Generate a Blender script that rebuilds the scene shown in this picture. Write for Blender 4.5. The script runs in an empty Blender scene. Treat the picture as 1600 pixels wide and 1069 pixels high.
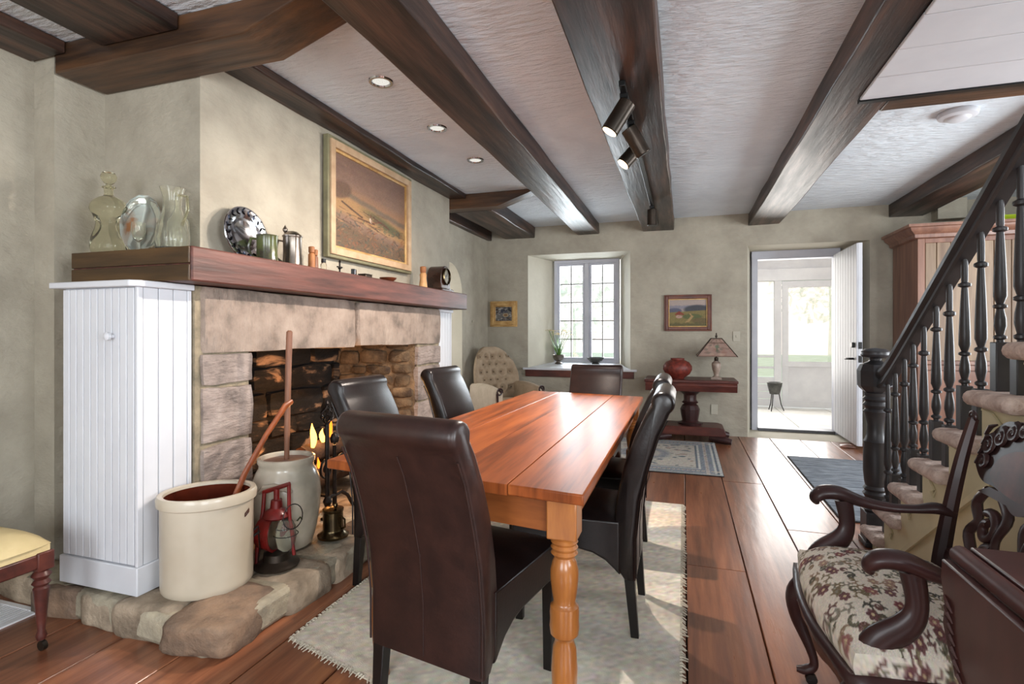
import bpy, math, random
import numpy as np
from mathutils import Vector, Matrix, noise, Quaternion
R = math.radians
col = bpy.context.scene.collection
scn = bpy.context.scene
# ------------------------------------------------------------------ camera, world, lights, exposure
YAW = math.atan(268/831)
cam = bpy.data.cameras.new('camera'); camo = bpy.data.objects.new('camera', cam); col.objects.link(camo)
cam.sensor_width = 36; cam.lens = 831/1600*36; cam.shift_y = -14.5/1600; cam.clip_start = .02
camo.location = (0, 0, 1.2); camo.rotation_euler = (R(90), 0, YAW); scn.camera = camo
scn.view_settings.view_transform = 'Standard'; scn.view_settings.look = 'None'
scn.view_settings.gamma = 1; scn.view_settings.use_curve_mapping = False
scn.view_settings.exposure = 0.17
w = bpy.data.worlds.new('world'); scn.world = w; w.use_nodes = True
wn = w.node_tree.nodes; wl = w.node_tree.links
wtc = wn.new('ShaderNodeTexCoord'); wsep = wn.new('ShaderNodeSeparateXYZ'); wr = wn.new('ShaderNodeValToRGB')
wl.new(wtc.outputs['Generated'], wsep.inputs[0]); wl.new(wsep.outputs[2], wr.inputs[0])
wr.color_ramp.elements[0].color = (1, .90, .82, 1); wr.color_ramp.elements[0].position = 0
wr.color_ramp.elements[1].color = (.86, .92, 1, 1); wr.color_ramp.elements[1].position = .6
wl.new(wr.outputs[0], wn['Background'].inputs[0]); wn['Background'].inputs[1].default_value = 1.45

def area(name, loc, rot, sx, sy, power, color=(1, 1, 1)):
    l = bpy.data.lights.new(name, 'AREA'); l.shape = 'RECTANGLE'; l.size = sx; l.size_y = sy
    l.energy = power; l.color = color
    o = bpy.data.objects.new(name, l); o.location = loc; o.rotation_euler = rot; col.objects.link(o); return o
def point(name, loc, power, color, r=.05):
    l = bpy.data.lights.new(name, 'POINT'); l.energy = power; l.color = color; l.shadow_soft_size = r
    o = bpy.data.objects.new(name, l); o.location = loc; col.objects.link(o); return o
def spot(name, loc, d, power, color, ang=70, r=.04):
    l = bpy.data.lights.new(name, 'SPOT'); l.energy = power; l.color = color; l.spot_size = R(ang); l.spot_blend = .6; l.shadow_soft_size = r
    o = bpy.data.objects.new(name, l); o.location = loc
    o.rotation_euler = Vector(d).to_track_quat('-Z', 'Y').to_euler(); col.objects.link(o); return o
# daylight of the right and front windows and the door, plus added fill lamps
DAY = (.89, .95, 1)
area('added_rear_fill', (-1.2, -2.42, 1.5), (R(90), 0, 0), 1.5, 1.5, 66, DAY)  # added fill lamp behind the camera, standing in for an unseen window
area('added_rear_fill_two', (1.6, -2.42, 1.5), (R(90), 0, 0), 1.5, 1.5, 95, DAY)  # second added fill lamp behind the camera
area('daylight_right_window', (3.62, 3.9, 1.5), (R(90), 0, R(90)), 1.6, 1.5, 105, DAY)
area('added_right_fill_near', (3.58, -.6, 1.5), (R(90), 0, R(90)), 1.6, 1.5, 160, DAY)  # added fill lamp out of view; the wall is solid here
area('daylight_front_window', (-1.25, 7.45, 1.5), (R(90), 0, R(180)), .8, 1.35, 50, (.93, .98, 1))
area('daylight_porch_door', (1.28, 9.2, 1.45), (R(90), 0, R(180)), 1.6, 1.9, 60, (1, .96, .92))

# ------------------------------------------------------------------ materials
def lin(c):
    return tuple(((v/255)/12.92 if v/255 <= .04045 else ((v/255+.055)/1.055)**2.4) for v in c)+(1,)
def M(name, c1, c2=None, c3=None, rough=.5, scale=6, st=(1, 1, 1), bump=0, bscale=None, bst=None, metal=0, coat=0,
      detail=4, rnd=0.0, knots=0, trans=0, ior=1.45, emit=0, spec=.5, rvar=0, dist=0, p1=.35, p2=.65, alpha=1, bdist=.01):
    m = bpy.data.materials.new(name); m.use_nodes = True; nt = m.node_tree; N = nt.nodes; L = nt.links
    b = N['Principled BSDF']; b.inputs['Roughness'].default_value = rough; b.inputs['Metallic'].default_value = metal
    b.inputs['Coat Weight'].default_value = coat; b.inputs['Coat Roughness'].default_value = .15
    b.inputs['Transmission Weight'].default_value = trans; b.inputs['IOR'].default_value = ior
    b.inputs['Specular IOR Level'].default_value = spec; b.inputs['Alpha'].default_value = alpha
    c2 = c2 or tuple(max(0, v*.86) for v in c1)
    tc = N.new('ShaderNodeTexCoord'); oi = N.new('ShaderNodeObjectInfo')
    def nz(sc, stt, det=4, d=0):
        mp = N.new('ShaderNodeMapping'); mp.inputs['Scale'].default_value = stt
        n = N.new('ShaderNodeTexNoise'); n.noise_dimensions = '4D'; n.inputs['Scale'].default_value = sc
        n.inputs['Detail'].default_value = det; n.inputs['Distortion'].default_value = d; n.inputs['Roughness'].default_value = .6
        mu = N.new('ShaderNodeMath'); mu.operation = 'MULTIPLY'; mu.inputs[1].default_value = 37
        L.new(oi.outputs['Random'], mu.inputs[0]); L.new(mu.outputs[0], n.inputs['W'])
        L.new(tc.outputs['Object'], mp.inputs[0]); L.new(mp.outputs[0], n.inputs['Vector']); return n, mp
    n, mp = nz(scale, st, detail, dist)
    r = N.new('ShaderNodeValToRGB'); L.new(n.outputs['Fac'], r.inputs[0])
    e = r.color_ramp.elements; e[0].position = p1; e[1].position = p2; e[0].color = lin(c1); e[1].color = lin(c2)
    if c3:
        x = e.new((p1+p2)/2); x.color = lin(c3)
    out = r.outputs[0]
    if knots:
        v = N.new('ShaderNodeTexVoronoi'); v.inputs['Scale'].default_value = knots; v.voronoi_dimensions = '4D'
        mk = N.new('ShaderNodeMapping'); s2 = tuple(max(.35, min(1, q/ max(st)*1.3)) for q in st); mk.inputs['Scale'].default_value = s2
        L.new(tc.outputs['Object'], mk.inputs[0]); L.new(mk.outputs[0], v.inputs['Vector']); L.new(oi.outputs['Random'], v.inputs['W'])
        rr = N.new('ShaderNodeValToRGB'); rr.color_ramp.elements[0].position = .03; rr.color_ramp.elements[1].position = .17
        rr.color_ramp.elements[0].color = (.22, .18, .16, 1); rr.color_ramp.elements[1].color = (1, 1, 1, 1)
        L.new(v.outputs['Distance'], rr.inputs[0])
        mx = N.new('ShaderNodeMix'); mx.data_type = 'RGBA'; mx.blend_type = 'MULTIPLY'; mx.inputs[0].default_value = 1
        L.new(out, mx.inputs[6]); L.new(rr.outputs[0], mx.inputs[7]); out = mx.outputs[2]
    if rnd:
        hs = N.new('ShaderNodeHueSaturation'); mr = N.new('ShaderNodeMapRange'); L.new(oi.outputs['Random'], mr.inputs[0])
        mr.inputs[3].default_value = 1-rnd; mr.inputs[4].default_value = 1+rnd; L.new(mr.outputs[0], hs.inputs['Value'])
        L.new(out, hs.inputs['Color']); out = hs.outputs[0]
    L.new(out, b.inputs['Base Color'])
    if rvar:
        mr = N.new('ShaderNodeMapRange'); L.new(n.outputs['Fac'], mr.inputs[0]); mr.inputs[3].default_value = rough-rvar; mr.inputs[4].default_value = rough+rvar
        L.new(mr.outputs[0], b.inputs['Roughness'])
    if bump:
        n2, _ = nz(bscale or scale, bst or st, 5)
        bp = N.new('ShaderNodeBump'); bp.inputs['Strength'].default_value = bump; bp.inputs['Distance'].default_value = bdist
        L.new(n2.outputs['Fac'], bp.inputs['Height']); L.new(bp.outputs[0], b.inputs['Normal'])
    if emit:
        L.new(out, b.inputs['Emission Color']); b.inputs['Emission Strength'].default_value = emit
    return m
def paintmat(name, rough=.7, bump=.15, bs=300):
    m = bpy.data.materials.new(name); m.use_nodes = True; N = m.node_tree.nodes; L = m.node_tree.links
    b = N['Principled BSDF']; b.inputs['Roughness'].default_value = rough
    a = N.new('ShaderNodeAttribute'); a.attribute_name = 'Col'; L.new(a.outputs['Color'], b.inputs['Base Color'])
    n = N.new('ShaderNodeTexNoise'); n.inputs['Scale'].default_value = bs
    bp = N.new('ShaderNodeBump'); bp.inputs['Strength'].default_value = bump; bp.inputs['Distance'].default_value = .004
    tc = N.new('ShaderNodeTexCoord'); L.new(tc.outputs['Object'], n.inputs['Vector'])
    L.new(n.outputs['Fac'], bp.inputs['Height']); L.new(bp.outputs[0], b.inputs['Normal'])
    return m
def glassmat(name, tint=(.96, .98, 1), gl=.08):
    m = bpy.data.materials.new(name); m.use_nodes = True; N = m.node_tree.nodes; L = m.node_tree.links
    N.remove(N['Principled BSDF']); o = N['Material Output']
    t = N.new('ShaderNodeBsdfTransparent'); t.inputs[0].default_value = tint+(1,)
    g = N.new('ShaderNodeBsdfGlossy'); g.inputs['Roughness'].default_value = .03
    f = N.new('ShaderNodeFresnel'); f.inputs[0].default_value = 1.3
    mx = N.new('ShaderNodeMixShader'); L.new(f.outputs[0], mx.inputs[0]); L.new(t.outputs[0], mx.inputs[1]); L.new(g.outputs[0], mx.inputs[2]); L.new(mx.outputs[0], o.inputs[0])
    return m
def emat(name, c, s):
    m = bpy.data.materials.new(name); m.use_nodes = True; N = m.node_tree.nodes; L = m.node_tree.links
    N.remove(N['Principled BSDF']); e = N.new('ShaderNodeEmission'); e.inputs[0].default_value = lin(c); e.inputs[1].default_value = s
    n = N.new('ShaderNodeTexNoise'); n.inputs['Scale'].default_value = 14
    mr = N.new('ShaderNodeMapRange'); mr.inputs[3].default_value = s*.5; mr.inputs[4].default_value = s*1.5
    L.new(n.outputs[0], mr.inputs[0]); L.new(mr.outputs[0], e.inputs[1]); L.new(e.outputs[0], N['Material Output'].inputs[0]); return m

WALL = M('wall_plaster', (178, 171, 155), (156, 149, 134), rough=.85, scale=3.2, detail=8, bump=.8, bscale=11, bst=(1, 1, 1.6), bdist=.016)
REVEAL = M('reveal_plaster', (192, 186, 170), (182, 176, 160), rough=.85, scale=3, bump=.3, bscale=9)
CEIL = M('ceiling_plaster', (230, 239, 246), (219, 228, 236), rough=.9, scale=2, bump=1, bscale=7, bst=(1, 3.4, 1), bdist=.035, dist=1)
BEAM = M('beam_wood', (88, 62, 50), (30, 23, 21), (58, 43, 37), rough=.38, scale=3, st=(6, .55, 6), bump=.4, bscale=4, bst=(8, .6, 8), knots=1.8, rnd=.1, rvar=.12)
BEAMX = M('beam_wood_cross', (96, 66, 44), (48, 34, 26), (74, 52, 36), rough=.4, scale=3, st=(.55, 6, 6), bump=.4, bscale=4, bst=(.6, 8, 8), knots=1.5, rnd=.1, rvar=.12)
MENDM = M('mantel_end_wood', (86, 62, 34), (56, 40, 22), (70, 50, 28), rough=.5, scale=3, st=(.6, 6, 6), bump=.3, bscale=4, bst=(.6, 8, 8), knots=1.5)
MANTEL = M('mantel_wood', (110, 66, 56), (62, 38, 33), (90, 54, 46), rough=.5, scale=3, st=(6, .6, 6), bump=.3, bscale=4, bst=(8, .6, 8), knots=1.6)
FLOOR = M('floor_pine', (154, 100, 70), (106, 64, 44), (132, 82, 57), rough=.3, scale=3, st=(7, .5, 1), bump=.22, bscale=5, bst=(3, .6, 1), knots=1.1, rnd=.12, coat=.25, rvar=.08)
GAP = M('gap_dark', (30, 16, 10), rough=.9)
TABLE = M('table_pine', (160, 88, 44), (98, 50, 26), (138, 72, 36), rough=.36, scale=3, st=(7, .5, 1), bump=.06, bscale=5, knots=3.2, rnd=.06, coat=.03, spec=.2)
TABLEG = M('table_leg_pine', (176, 112, 54), (140, 82, 38), rough=.3, scale=5, st=(4, 4, .6), coat=.4, knots=3)
TABLER = M('table_apron_pine', (158, 92, 48), (120, 66, 34), rough=.35, scale=5, st=(.8, .8, 4), coat=.2)
LEATH = M('leather_dark', (30, 22, 21), (20, 15, 15), rough=.3, scale=14, bump=.25, bscale=90, bdist=.002)
LEATHB = M('leather_brown', (52, 33, 29), (38, 25, 23), rough=.34, scale=14, bump=.25, bscale=90, bdist=.002)
BLACKW = M('black_leg_wood', (26, 20, 19), (16, 13, 12), rough=.35, scale=10)
WHITEP = M('white_paint', (212, 214, 219), (203, 205, 211), rough=.5, scale=3)
STONE = M('pink_limestone', (172, 158, 150), (104, 94, 89), (150, 136, 128), rough=.85, scale=9, detail=12, p1=.3, p2=.72, bump=1, bscale=14, bst=(1, 1, 3), rnd=.12, bdist=.02)
STONET = M('lintel_limestone', (168, 152, 139), (98, 88, 80), (148, 132, 120), rough=.85, scale=8, detail=12, p1=.3, p2=.72, bump=1, bscale=12, bst=(1, 3, 1), bdist=.02)
MORTAR = M('old_mortar', (160, 146, 122), (112, 104, 88), rough=.95, scale=12, bump=.8, bscale=25, bdist=.015)
SOOT = M('sooty_stone', (8, 6, 5), (150, 118, 90), (30, 23, 18), rough=.9, scale=2.6, st=(1, .9, 2.4), bump=.9, bscale=12, rnd=.25, bdist=.02, dist=1.2, p1=.47, p2=.64)
SOOTB = M('soot_mortar', (16, 12, 10), (34, 26, 20), rough=.95, scale=8, bump=.6)
RUBBLE = M('rubble_stone', (128, 104, 78), (60, 46, 36), (98, 80, 60), rough=.9, scale=8, bump=1, bscale=24, rnd=.25, bdist=.02)
HEARTH = M('hearth_stone', (182, 164, 142), (120, 106, 90), (156, 140, 120), rough=.85, scale=7, bump=.9, bscale=18, rnd=.18, bdist=.02)
HEARTHD = M('hearth_brown_stone', (148, 122, 100), (92, 78, 66), (120, 100, 84), rough=.8, scale=7, bump=.9, bscale=20, bdist=.02)
HMORT = M('hearth_mortar', (178, 168, 146), (134, 126, 110), rough=.95, scale=9, bump=.8, bscale=22, bdist=.02)
FIREWOOD = M('firewood', (190, 140, 96), (120, 84, 58), rough=.85, scale=8, bump=.5)
BARK = M('bark', (78, 60, 48), (40, 30, 24), rough=.95, scale=12, bump=1, bscale=20)
IRON = M('wrought_iron', (44, 38, 36), (24, 20, 19), rough=.45, scale=20, metal=.6, bump=.3, bscale=40)
CROCK = M('stoneware_cream', (200, 190, 172), (182, 170, 150), rough=.35, scale=2.5, coat=.4, spec=.5)
CROCKB = M('crock_brown_glaze', (86, 34, 20), (56, 22, 14), rough=.2, scale=4, coat=.5)
CHURN = M('stoneware_grey', (208, 200, 184), (164, 158, 142), (194, 184, 166), rough=.25, scale=3.5, coat=.5)
POLE = M('dasher_wood', (150, 104, 80), (112, 76, 58), rough=.5, scale=6, st=(5, 5, .5))
LADLE = M('ladle_wood', (156, 84, 44), (116, 58, 30), rough=.4, scale=6, st=(5, 5, .5), coat=.3)
RED = M('red_enamel', (136, 26, 24), (92, 20, 18), rough=.4, scale=9, coat=.2)
BRASS = M('aged_brass', (120, 104, 74), (70, 60, 46), rough=.25, scale=8, metal=1)
PEWTER = M('pewter', (150, 140, 130), (106, 98, 90), rough=.28, scale=8, metal=1)
SILVER = M('silver', (214, 216, 222), (180, 184, 194), rough=.12, scale=8, metal=1)
GREENG = M('green_glaze', (84, 92, 48), (52, 46, 40), rough=.25, scale=22, coat=.4)
GLASSY = M('olive_glass', (238, 236, 214), (232, 229, 204), rough=.03, trans=.97, ior=1.2, scale=3)
GLASSC = M('clear_glass', (250, 250, 240), (240, 240, 230), rough=.02, trans=.95, ior=1.25, scale=3)
IRID = M('iridescent_glass', (214, 206, 190), (170, 120, 80), (190, 200, 190), rough=.1, metal=.75, scale=7, dist=1)
WINGLASS = glassmat('window_glass')
CORKW = M('cork_wood', (170, 112, 68), (130, 82, 48), rough=.6, scale=12)
PALEW = M('pale_wood', (214, 168, 116), (190, 142, 92), rough=.5, scale=10)
CLOCKW = M('clock_wood', (72, 42, 30), (44, 26, 20), rough=.25, scale=6, coat=.4)
DIAL = M('clock_dial', (226, 214, 190), (210, 198, 172), rough=.4, scale=5)
GOLD = M('gilt_frame', (214, 178, 120), (170, 130, 78), rough=.42, scale=9, metal=.25, bump=.4, bscale=40, bdist=.003)
CREAMF = M('cream_frame', (196, 168, 136), (172, 142, 110), rough=.55, scale=9, bump=.4, bscale=40, bdist=.003)
FRAMEG = M('frame_green_edge', (128, 124, 94), (104, 100, 78), rough=.6, scale=9)
REDF = M('red_brown_frame', (112, 56, 32), (78, 36, 22), rough=.35, scale=8)
MAHOG = M('mahogany', (98, 50, 40), (60, 32, 28), (80, 40, 34), rough=.42, scale=4, st=(.8, 3, 3), coat=.08, spec=.4)
MAHOGD = M('mahogany_dark', (62, 36, 35), (40, 25, 25), rough=.4, scale=5, coat=.1, spec=.4)
MAHOGT = M('table_mahogany', (84, 50, 46), (64, 38, 35), rough=.42, scale=3, st=(1, 3, 1), coat=.08, spec=.4)
STAIRB = M('stair_black_paint', (56, 54, 56), (40, 39, 41), rough=.42, scale=5, coat=.05)
STAIRC = M('stair_cream', (216, 206, 170), (202, 192, 156), rough=.7, scale=3)
CARPET = M('stair_carpet', (226, 206, 194), (186, 160, 148), rough=.98, scale=30, bump=1, bscale=90, bdist=.012)
TUFT = M('tufted_linen', (166, 146, 122), (146, 126, 103), rough=.85, scale=10, bump=.2, bscale=120)
TUFTL = M('arm_linen', (204, 188, 168), (190, 174, 152), rough=.85, scale=10, bump=.2, bscale=120)
RUGW = M('woven_rug', (218, 208, 188), (190, 180, 162), rough=.98, scale=5, bump=1, bscale=60, bst=(1, 3, 1), bdist=.01)
RUGB = M('blue_grey_rug', (148, 156, 164), (96, 104, 114), (126, 132, 140), rough=.98, scale=14, st=(.6, 3, 1), bump=1, bscale=50, bdist=.01)
RUGE = M('rug_dark_edge', (60, 60, 62), rough=.95)
PINE = M('armoire_pine', (150, 108, 88), (114, 78, 64), rough=.4, scale=3, st=(5, 5, .5), knots=3, coat=.2)
PINEB = M('armoire_board_pine', (158, 134, 108), (122, 98, 78), rough=.45, scale=3, st=(5, 5, .4), rnd=.14, knots=2)
YSEAT = M('yellow_upholstery', (208, 190, 144), (188, 168, 122), rough=.8, scale=4, st=(1, 1, 1), bump=.4, bscale=60, bst=(4, 1, 1))
BTN = M('upholstery_button', (104, 86, 66), (88, 72, 56), rough=.8)  # buttons darkened to stand in for the shade in the tuft hollows
LAMPB = M('lamp_marble', (168, 150, 136), (122, 104, 92), rough=.35, scale=20)
REDV = M('red_vase', (126, 50, 38), (80, 30, 24), rough=.5, scale=30, bump=.5, bscale=60, bdist=.004)
PEWB = M('grey_bowl', (92, 92, 88), (60, 60, 58), rough=.4, scale=12, metal=.5)
LEAF = M('green_leaf', (106, 150, 60), (70, 112, 44), rough=.5, scale=12)
PETAL = M('cream_petal', (236, 222, 184), (222, 200, 150), rough=.7, scale=20)
BLACKM = M('black_metal', (20, 20, 20), (12, 12, 12), rough=.35, scale=8, metal=.3)
BRONZE = M('bronze_lamp_metal', (72, 62, 54), (50, 44, 38), rough=.35, scale=8, metal=.7)
GREENT = M('green_tray', (168, 190, 40), (140, 160, 30), rough=.4, scale=8)
PORCHF = M('porch_floor', (226, 224, 216), (204, 202, 196), rough=.7, scale=3)
PORCHP = M('porch_paint', (222, 222, 224), (208, 208, 212), rough=.6, scale=3)
SCREEN = glassmat('screen_mesh', (.93, .91, .89))
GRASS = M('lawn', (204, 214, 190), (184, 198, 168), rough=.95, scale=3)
TREE = M('washed_out_leaves', (226, 232, 216), (200, 216, 200), rough=.9, scale=3, alpha=.4, spec=0)  # leaves paled and half transparent to imitate overexposed haze outdoors
LAMPON = emat('lamp_glow', (255, 214, 170), 7)
DOWNON = emat('downlight_glow', (255, 250, 240), .75)
FLAME = emat('flame', (255, 112, 30), 4)
FLAMEY = emat('flame_core', (255, 170, 76), 6)
EMBER = M('ember_wood', (220, 130, 70), (90, 50, 34), rough=.9, scale=10, emit=.12)
PAINT = paintmat('canvas_paint', .6)
FABRIC = paintmat('tapestry_fabric', .9, .4, 400)
ORIENT = paintmat('oriental_rug_pile', .97, .6, 300)
SHADE = paintmat('lamp_shade_panel', .6, .1)

# ------------------------------------------------------------------ mesh builder
class MB:
    def __init__(s): s.v = []; s.f = []; s.nb = 0
    def add(s, vs, fs):
        n = len(s.v); s.v += [tuple(v) for v in vs]; s.f += [tuple(i+n for i in f) for f in fs]; return s
    def box(s, x0, y0, z0, x1, y1, z1):
        e = .0003*s.nb; s.nb += 1; x0 -= e; y0 -= e; z0 -= e; x1 += e; y1 += e; z1 += e
        return s.add([(x0,y0,z0),(x1,y0,z0),(x1,y1,z0),(x0,y1,z0),(x0,y0,z1),(x1,y0,z1),(x1,y1,z1),(x0,y1,z1)],
                     [(0,3,2,1),(4,5,6,7),(0,1,5,4),(1,2,6,5),(2,3,7,6),(3,0,4,7)])
    def hexa(s, bottom, top):
        return s.add(list(bottom)+list(top), [(0,3,2,1),(4,5,6,7),(0,1,5,4),(1,2,6,5),(2,3,7,6),(3,0,4,7)])
    def frust(s, c0, a0, b0, c1, a1, b1):
        q = lambda c, a, b: [(c[0]-a,c[1]-b,c[2]),(c[0]+a,c[1]-b,c[2]),(c[0]+a,c[1]+b,c[2]),(c[0]-a,c[1]+b,c[2])]
        return s.hexa(q(c0,a0,b0), q(c1,a1,b1))
    def prism(s, poly, axis, a0, a1):
        n = len(poly); area = sum(poly[i][0]*poly[(i+1)%n][1]-poly[(i+1)%n][0]*poly[i][1] for i in range(n))
        if area < 0: poly = poly[::-1]
        mp = {'x': lambda p, a: (a, p[0], p[1]), 'y': lambda p, a: (p[0], a, p[1]), 'z': lambda p, a: (p[0], p[1], a)}[axis]
        vs = [mp(p, a0) for p in poly]+[mp(p, a1) for p in poly]
        lo = tuple(range(n)); hi = tuple(range(n, 2*n)); sd = [(i, (i+1)%n, n+(i+1)%n, n+i) for i in range(n)]
        if axis == 'y': return s.add(vs, [lo, hi[::-1]]+[f[::-1] for f in sd])
        return s.add(vs, [lo[::-1], hi]+sd)
    def lathe(s, prof, c=(0,0,0), seg=24, sx=1, sy=1, a0=0, cap=True):
        vs = []; fs = []; n = len(prof)
        for r, z in prof:
            for k in range(seg):
                a = a0+2*math.pi*k/seg; vs.append((c[0]+r*sx*math.cos(a), c[1]+r*sy*math.sin(a), c[2]+z))
        for i in range(n-1):
            for k in range(seg):
                k2 = (k+1)%seg; fs.append((i*seg+k, i*seg+k2, (i+1)*seg+k2, (i+1)*seg+k))
        if prof[0][0] > 1e-4: fs.append(tuple(range(seg))[::-1])
        if cap and prof[-1][0] > 1e-4: fs.append(tuple((n-1)*seg+k for k in range(seg)))
        return s.add(vs, fs)
    def tube(s, path, rad, seg=8, flat=1.0, up=None, closed=False):
        P = [Vector(p) for p in path]; n = len(P)
        if not hasattr(rad, '__len__'): rad = [rad]*n
        vs = []; fs = []; prev = None
        for i in range(n):
            t = (P[min(i+1, n-1)]-P[max(i-1, 0)]) if not closed else (P[(i+1)%n]-P[i-1])
            t.normalize()
            if prev is None:
                u = Vector(up) if up else (Vector((0,0,1)) if abs(t.z) < .9 else Vector((1,0,0)))
            else: u = prev
            u = (u-t*u.dot(t)); u.normalize(); prev = u; w_ = t.cross(u)
            for k in range(seg):
                a = 2*math.pi*k/seg; vs.append(P[i]+u*(math.cos(a)*rad[i]*flat)+w_*(math.sin(a)*rad[i]))
        m = n if closed else n-1
        for i in range(m):
            for k in range(seg):
                k2 = (k+1)%seg; j = (i+1)%n; fs.append((i*seg+k, i*seg+k2, j*seg+k2, j*seg+k))
        if not closed: fs += [tuple(range(seg))[::-1], tuple((n-1)*seg+k for k in range(seg))]
        return s.add(vs, fs)
    def stube(s, path, rad, seg=12, flat=1.0, up=None, k=5):
        P = [Vector(p) for p in path]; n = len(P); Q = []; rr = []
        if not hasattr(rad, '__len__'): rad = [rad]*n
        for i in range(n-1):
            a, b, c_, d = P[max(i-1,0)], P[i], P[i+1], P[min(i+2,n-1)]
            ra, rb, rc, rd = rad[max(i-1,0)], rad[i], rad[i+1], rad[min(i+2,n-1)]
            f = lambda p0, p1, p2, p3, t: .5*((2*p1)+(p2-p0)*t+(2*p0-5*p1+4*p2-p3)*t*t+(3*p1-p0-3*p2+p3)*t**3)
            for j in range(k): t = j/k; Q.append(f(a,b,c_,d,t)); rr.append(max(.001, f(ra,rb,rc,rd,t)))
        Q.append(P[-1]); rr.append(rad[-1]); return s.tube(Q, rr, seg, flat, up)
    def grid(s, fn, nu, nv, cu=False, cv=False):
        vs = [fn(i/(nu if cu else nu-1), j/(nv if cv else nv-1)) for j in range(nv) for i in range(nu)]
        fs = []
        for j in range(nv if cv else nv-1):
            for i in range(nu if cu else nu-1):
                i2 = (i+1)%nu; j2 = (j+1)%nv; fs.append((j*nu+i, j*nu+i2, j2*nu+i2, j2*nu+i))
        return s.add(vs, fs)
    def rock(s, c, h, seed, n=4, k=7, amp=.04, rot=0):
        idx = {}; vs = []; fs = []
        def vid(p):
            if p not in idx:
                q = Vector(p); nn = sum(abs(t)**k for t in q)**(1/k); q = q/nn
                q = Vector((q.x*h[0], q.y*h[1], q.z*h[2]))
                d = noise.noise_vector(q*4/ max(.2, 1)+Vector((seed*3.1, seed*1.7, seed)))*amp + noise.noise_vector(q*14+Vector((seed, 0, seed)))*amp*.35
                q = q+d; cr, sr = math.cos(rot), math.sin(rot)
                idx[p] = len(vs); vs.append((c[0]+q.x*cr-q.y*sr, c[1]+q.x*sr+q.y*cr, c[2]+q.z))
            return idx[p]
        g = [round(-1+2*i/n, 4) for i in range(n+1)]
        for ax in range(3):
            for sg in (-1.0, 1.0):
                for i in range(n):
                    for j in range(n):
                        q = []
                        for a, b in ((i,j),(i+1,j),(i+1,j+1),(i,j+1)):
                            p = [0,0,0]; p[ax] = sg; p[(ax+1)%3] = g[a]; p[(ax+2)%3] = g[b]; q.append(vid(tuple(p)))
                        fs.append(tuple(q) if sg > 0 else tuple(q[::-1]))
        return s.add(vs, fs)
    def xf(s, m):
        s.v = [tuple(m @ Vector(v)) for v in s.v]; return s

def obj(name, mb, mat, parent=None, bevel=0, smooth=40, label=None, seg=2, sub=0):
    me = bpy.data.meshes.new(name); me.from_pydata(mb.v, [], mb.f); me.materials.append(mat); me.validate()
    if smooth:
        me.polygons.foreach_set('use_smooth', [True]*len(me.polygons)); me.set_sharp_from_angle(angle=R(smooth))
    o = bpy.data.objects.new(name, me); col.objects.link(o)
    if parent: o.parent = parent
    if bevel:
        b = o.modifiers.new('bevel', 'BEVEL'); b.width = bevel; b.segments = seg; b.limit_method = 'ANGLE'; b.angle_limit = R(40); b.harden_normals = False
    if sub:
        b = o.modifiers.new('sub', 'SUBSURF'); b.levels = sub; b.render_levels = sub
    if label: o['label'] = label
    return o
def tag(o, label, cat, group=None, kind=None):
    o['label'] = label; o['category'] = cat
    if group: o['group'] = group
    if kind: o['kind'] = kind
    return o
def thing(name, label, cat, loc=(0,0,0), rz=0, group=None):
    o = bpy.data.objects.new(name, None); col.objects.link(o); o.location = loc; o.rotation_euler = (0,0,rz); o.empty_display_size = .1
    return tag(o, label, cat, group)
def struct(name, mb, mat, parent=None, bevel=0, smooth=40):
    o = obj(name, mb, mat, parent, bevel, smooth)
    if not parent: o['kind'] = 'structure'
    return o
def sempty(name):
    o = bpy.data.objects.new(name, None); col.objects.link(o); o['kind'] = 'structure'; return o
def dup(r, loc, rz, label=None, group=None):
    c = r.copy(); col.objects.link(c); c.location = loc; c.rotation_euler = (0,0,rz)
    if label: c['label'] = label
    if group: c['group'] = group
    def rec(a, b):
        for ch in list(a.children):
            d = ch.copy(); col.objects.link(d); d.parent = b; rec(ch, d)
    rec(r, c); return c
def bx(*a): return MB().box(*a)

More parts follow.
